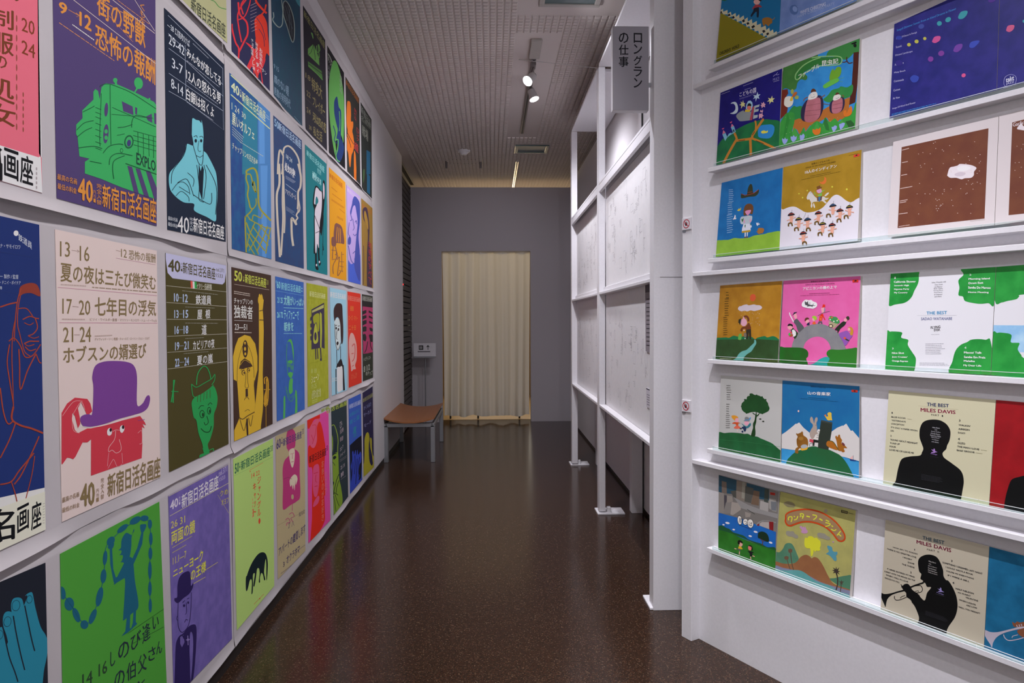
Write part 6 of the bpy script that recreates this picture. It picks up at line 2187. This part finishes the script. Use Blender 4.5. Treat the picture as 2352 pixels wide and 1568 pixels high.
cover(6, 'yellow-green record cover, volcano landscape under a curved orange title band', '1792.3,1128.2 1965.7,1172.3 1951,1376.7 1780,1312', 'a4a060~b0ac64', '''
F d5
C 4c7c60~54846a 715,950 760,950 800,910 825,860 860,842 900,850 930,890 960,960 985,1030 960,1070 850,1085 780,1075 715,1050
C 4c7c60 1340,1260 1400,1250 1460,1235 1530,1222 1600,1230 1600,1420 1500,1370 1420,1320
C 8c5c3c~946440 712,1060 800,1080 900,1085 960,1060 1000,1010 1040,985 1075,980 1110,995 1135,1020 1160,1005 1200,1015 1240,1060 1280,1130 1330,1230 1400,1320 1590,1390 1590,1440 1300,1400 1100,1300 712,1150
C 787c94 712,1105 800,1130 900,1150 1060,1200 1250,1300 1500,1375 1580,1400 1580,1450 1200,1340 712,1200
C 549490~609c9c 708,1140 780,1155 860,1160 940,1155 1010,1165 1080,1205 1160,1270 1260,1310 1350,1340 1440,1400 1580,1450 1590,1530 1400,1500 1000,1300 700,1200
S 5c4c3c 9 885,1150 865,1090 845,1020
S 5c4c3c 10 925,1155 905,1080 888,935
E 6c5440 842,1015 26 22
E 6c5440 886,932 24 24
P 6c5440 808,1000 842,1010 835,985 850,1010 872,1000 852,1020 868,1040 845,1025 825,1050 835,1020
P 6c5440 858,905 886,925 890,900 895,925 918,910 900,935 915,955 890,942 870,965 875,940
S 3c3430 14 1418,1390 1435,1320 1435,1250 1420,1180
P 3c3430 1368,1160 1400,1155 1380,1125 1412,1145 1418,1115 1428,1150 1455,1125 1440,1165 1468,1175 1440,1180 1462,1210 1430,1190 1420,1215 1410,1185 1380,1195 1400,1172
S 4c4438 9 1468,1410 1475,1360 1480,1300
P 4c4438 1450,1285 1475,1290 1478,1262 1486,1290 1512,1290 1490,1305 1500,1330 1480,1312 1465,1330 1470,1305
C 949080 835,725 845,705 870,702 890,708 910,705 930,715 940,735 970,750 980,775 965,790 935,785 910,770 870,765 845,750
C 949080 1200,750 1205,728 1230,722 1260,728 1290,735 1310,755 1345,775 1350,800 1320,808 1290,800 1260,790 1220,780
C 847c5c 810,385 830,365 860,358 900,368 930,385 945,410 925,428 890,425 850,420
C c090b4 995,660 1012,642 1030,660 1045,650 1055,665 1065,650 1072,680 1090,705 1080,728 1040,732 1012,715 1020,690
C d4d434 1050,820 1060,780 1085,785 1100,765 1140,765 1165,785 1190,780 1210,800 1235,820 1240,870 1230,900 1235,925 1210,935 1190,930 1175,945 1158,925 1155,955 1140,995 1125,985 1118,910 1085,905 1055,880
C 5494a4 1318,900 1320,872 1350,880 1372,895 1378,930 1400,945 1432,945 1432,975 1418,990 1425,1020 1420,1050 1395,1045 1375,1020 1345,990 1320,975 1298,968 1320,955 1335,935
E b090a8 1385,830 12 10
E a0907c 1300,470 20 20
S c8481c 18 835,560 840,510 900,475 1000,455 1120,455 1250,490 1370,560 1450,640 1510,730 1520,790 1490,820 1450,815 1420,785 1380,730 1300,660 1200,615 1110,597 1020,600 940,625 890,642 850,630 830,590 835,560
C a0805c 845,560 855,515 910,485 1000,466 1120,465 1240,500 1360,570 1440,650 1500,735 1510,785 1490,808 1455,803 1430,778 1390,720 1310,648 1205,603 1110,586 1020,588 935,613 890,630 855,618 842,590
S d8dc40 12 865,555 875,540 905,540 905,570 895,600
S d8dc40 12 862,555 868,580
S d8dc40 12 928,530 942,540
S d8dc40 12 930,575 960,565 975,530
S d8dc40 12 1000,500 1010,525 1000,540
S d8dc40 12 1005,500 1035,505 1040,530 1025,560
S d8dc40 12 1020,530 1038,538
L d8dc40 15 1075,530 1115,540
S d8dc40 12 1145,515 1190,525 1185,550 1155,572
L d8dc40 15 1225,560 1262,582
S d8dc40 12 1300,575 1340,595
S d8dc40 12 1295,605 1350,620 1335,640 1295,650
S d8dc40 12 1365,640 1385,655
S d8dc40 12 1360,680 1395,698 1422,685
S d8dc40 13 1472,705 1430,755
S d8dc40 12 1450,740 1480,765
P 1c1c14 1478,458 1555,475 1552,505 1478,488
P 7c7448 1485,465 1548,480 1546,498 1485,482
X 504c30 1560,485 1620,500 14 1
''', .015)
cover(6, 'cream record cover of a black silhouette playing the trumpet', '2034,1193.2 2272,1254.8 2258.7,1499.6 2022.3,1403.6', 'b8b09c', '''
F d7
C 08080a 430,480 450,435 500,410 560,408 615,430 650,480 680,560 685,620 710,660 735,670 780,740 815,830 825,930 800,1030 740,1120 715,1180 705,1270 560,1200 425,1130 440,1040 400,930 362,870 380,800 440,820 495,865 520,790 560,735 520,728 500,690 470,690 480,670 455,650 455,635 462,600 440,570
C 08080a 270,735 290,705 325,698 350,720 375,760 430,800 450,830 420,860 380,880 345,850 315,830 310,790 290,770
S 08080a 9 258,705 270,720 290,740
S 08080a 9 262,725 285,745
S 08080a 16 485,688 400,715 330,745 290,765
C 08080a 55,785 90,800 150,795 220,775 300,755 300,770 220,790 160,815 125,850 112,890 105,930 90,900 60,830
S 08080a 7 195,820 195,845 215,862 260,855 330,825
S 08080a 6 255,845 262,830 300,815
S 08080a 7 400,720 450,715 470,735 472,765 450,785 400,790
S 08080a 5 400,775 430,768 438,780
L 08080a 7 345,840 350,852
L 948c78 1.5 400,238 770,342
T 2c4858* 475,218 695,270 34 38 |THE BEST
T 681c34* 415,258 763,345 36 40 |MILES DAVIS
T 48443c 520,345 600,362 18 18 |PART
T 48443c 625,368 640,371 18 18 |II
T 28282c* 392,348 400,350 16 16 |1
T 28282c* 180,325 426,395 14 14 |HOW AM I TO KNOW?
T 28282c* 118,340 412,428 14 14 |THERE IS NO GREATER LOVE
T 28282c* 278,425 370,450 14 14 |I POSIN'
T 28282c* 328,475 393,492 14 14 |DIANE
T 28282c* 268,492 395,530 14 14 |THE THEME
T 28282c* 352,572 366,575 18 18 |2
T 28282c* 120,540 398,625 14 14 |IT NEVER ENTERED MY MIND
T 28282c* 93,565 402,660 14 14 |SURREY WITH THE FRINGE ON TOP
T 28282c* 108,600 330,672 14 14 |WHEN I FALL IN LOVE
T 28282c* 97,630 245,678 14 14 |WOODY'N YOU
T 28282c* 762,458 775,461 18 18 |3
T 28282c* 675,475 1075,590 16 16 |SOMETHING I DREAMED LAST NIGHT
T 28282c* 708,522 980,598 14 14 |I COULD WRITE A BOOK
T 28282c* 710,560 988,640 14 14 |YOU'RE MY EVERYTHING
T 28282c* 727,603 943,668 14 14 |IF I WERE A BELL
T 28282c* 775,675 793,680 20 20 |4
T 28282c* 807,735 988,788 16 16 |HALF NELSON
T 28282c* 830,778 958,812 14 14 |MY FUNNY
T 28282c* 905,825 1032,862 14 14 |VALENTINE
T 28282c* 840,848 1008,902 14 14 |WHEN LIGHTS
T 28282c* 913,903 1022,935 14 14 |ARE LOW
T 28282c* 835,920 1053,988 16 16 |WELL, YOU NEEDN'T
T c0bcb8 537,465 610,485 12 12 |Miles Davis
T c0bcb8 537,490 562,498 10 10 |with
T c0bcb8 532,510 618,535 12 12 |John Coltrane
T c0bcb8 532,532 612,555 12 12 |Red Garland
T c0bcb8 532,553 622,580 12 12 |Paul Chambers
T c0bcb8 532,575 625,602 12 12 |Philly Joe Jones
C 8c80b8 625,742 645,752 655,735 665,745 668,765 692,782 670,780 640,780 632,772 650,768
T 7c70a8* 618,778 688,800 14 14 |Prestige
X 4c4c54 605,795 692,820 6 1
X 38383e 505,965 740,1045 48 5 48
X 7c7468 130,958 395,1080 34 5 5
''', group='cream and blue gatefold album')
cover(6, 'blue record cover half with a white trumpet in a brown hand, bottom right corner', '2273,1254.8 2500,1315 2490,1590 2259.7,1499.6', '14587c~1c6890', '''
F d7
C b0a8b4 1098,1160 1150,1180 1220,1182 1300,1165 1400,1140 1490,1110 1600,1080 1600,1130 1480,1145 1380,1165 1280,1195 1215,1235 1180,1290 1170,1335 1150,1300 1120,1255 1098,1210
S b0a8b4 9 1285,1205 1300,1240 1340,1265 1420,1255 1490,1235
S b0a8b4 7 1372,1240 1378,1222 1430,1208
C 7c4c34 1372,1080 1400,1092 1420,1075 1450,1085 1480,1080 1600,1060 1600,1120 1480,1125 1400,1130 1380,1110
C 7c4c34 1425,1165 1490,1140 1600,1120 1600,1250 1490,1235 1440,1205
L b0a8b4 9 1415,1110 1425,1130
L b0a8b4 9 1440,1105 1447,1125
L b0a8b4 9 1462,1100 1468,1120
''', group='cream and blue gatefold album')
# ---- covers wholly beyond the right edge of the frame are not built
# ================================================================== black letters on the grey sign, drawings and captions on the partition
class SP:                        # sign plane
    pass
a_ = Art('lettering_field', Plane((0, 3.3725 - .0236, 0), (0, -1, 0)), [(1409, 62), (1488, 62), (1488, 252), (1409, 252)], '68666c', 2.6, .7, .2, .0004, parent=None)
a_.run('''
F s1
V 101014* 1212,252 1278,254 440 440 |ロングラン
V 101014* 1095,250 1172,250 280 280 |の仕事
''')
fo = a_.done(('symbol', 'lettering')); fo.name = 'face'
for ch in [fo]:
    mwf = ch.matrix_world.copy(); ch.parent = sg; ch.matrix_parent_inverse = Matrix.Translation(-Vector(sg.location))
PD = Plane((PX + .0495, 0, 0), (-1, 0, 0))
rd = random.Random(5)
def sketch(panel, px0, px1, y0, y1, n, dark, seed):
    """little ink drawings: loops, figures and notes scattered over the panel (Y range, Z range)"""
    q = MB(); r_ = random.Random(seed); m = mat(dark, .7, .2, 1.0); m2 = mat('8c8890', .7, .2, 1.0)
    X_ = PX + .0497
    def rb(p, w, mm):
        for (a, b, c, d) in ribbon(p, w): q.face([(X_ - PX, t[0] - 5, t[1]) for t in (a, b, c, d)], mm)
    for i in range(n):
        cy, cz = r_.uniform(px0, px1), r_.uniform(y0, y1); s_ = r_.uniform(.012, .035); kind = r_.random()
        mm = m if r_.random() < .6 else m2
        if kind < .45:
            p = [(cy + s_ * math.cos(t) * r_.uniform(.6, 1.1), cz + 1.3 * s_ * math.sin(t) * r_.uniform(.7, 1.2)) for t in np.linspace(0, 6.3, 9)]
            rb(catmull(p, False, 3), .0007, mm)
            rb([(cy, cz - s_ * 1.3), (cy + s_ * .3, cz - s_ * 3.2)], .0008, mm); rb([(cy + .2 * s_, cz - s_ * 1.8), (cy - s_, cz - s_ * 2.6)], .0008, mm)
        elif kind < .75:
            for k in range(r_.randint(3, 8)):
                zz = cz - k * .009; rb([(cy, zz), (cy + r_.uniform(.02, .07), zz)], .0007, mm)
        else:
            a, b = r_.uniform(.015, .04), r_.uniform(.02, .05)
            rb([(cy - a, cz - b), (cy + a, cz - b), (cy + a, cz + b), (cy - a, cz + b), (cy - a, cz - b)], .0007, mm)
    o = q.build('ink_drawing', panel); o['kind'] = 'stuff'; return o
sketch(DP[0], 3.50, 4.88, PZ[2] + .12, PZ[1] - .14, 46, '706c74', 1)
sketch(DP[1], 3.50, 4.88, PZ[3] + .12, PZ[2] - .14, 40, '8c8890', 2)
sketch(DP[2], 5.2, 6.6, PZ[2] + .12, PZ[1] - .14, 60, '1c1a1c', 3)
sketch(DP[3], 5.2, 6.6, PZ[3] + .12, PZ[2] - .14, 50, '1c1a1c', 4)
cap = Art('text_panel', Plane((PX + .044, 0, 0), (-1, 0, 0)), Q('1482,653 1510,650 1510,816 1483,806'), '8c868c', 1.1, .7, .2, .004, 'tall grey caption panel of Japanese text beside the near post', 'caption')
cap.run('F f0\n' + '\n'.join('X 3c383c 1485,%g 1509,%g 6 1' % (684 + i * 9.6, 683 + i * 9.9) for i in range(12)) + '\nP 5c565c 1482,650 1510,646 1510,668 1482,672')
cap.done()
cap = Art('label_card', Plane((PX + .046, 0, 0), (-1, 0, 0)), Q('1484,890 1500,897 1500,942 1485,934'), 'c8c4cc', 1.1, .7, .2, .002, 'small white label card low on the near drawing panel', 'caption')
cap.run('F f0\nL 28282c 2 1484,892 1500,899\nX 606068 1486,903 1499,909 28 5 28')
cap.done()
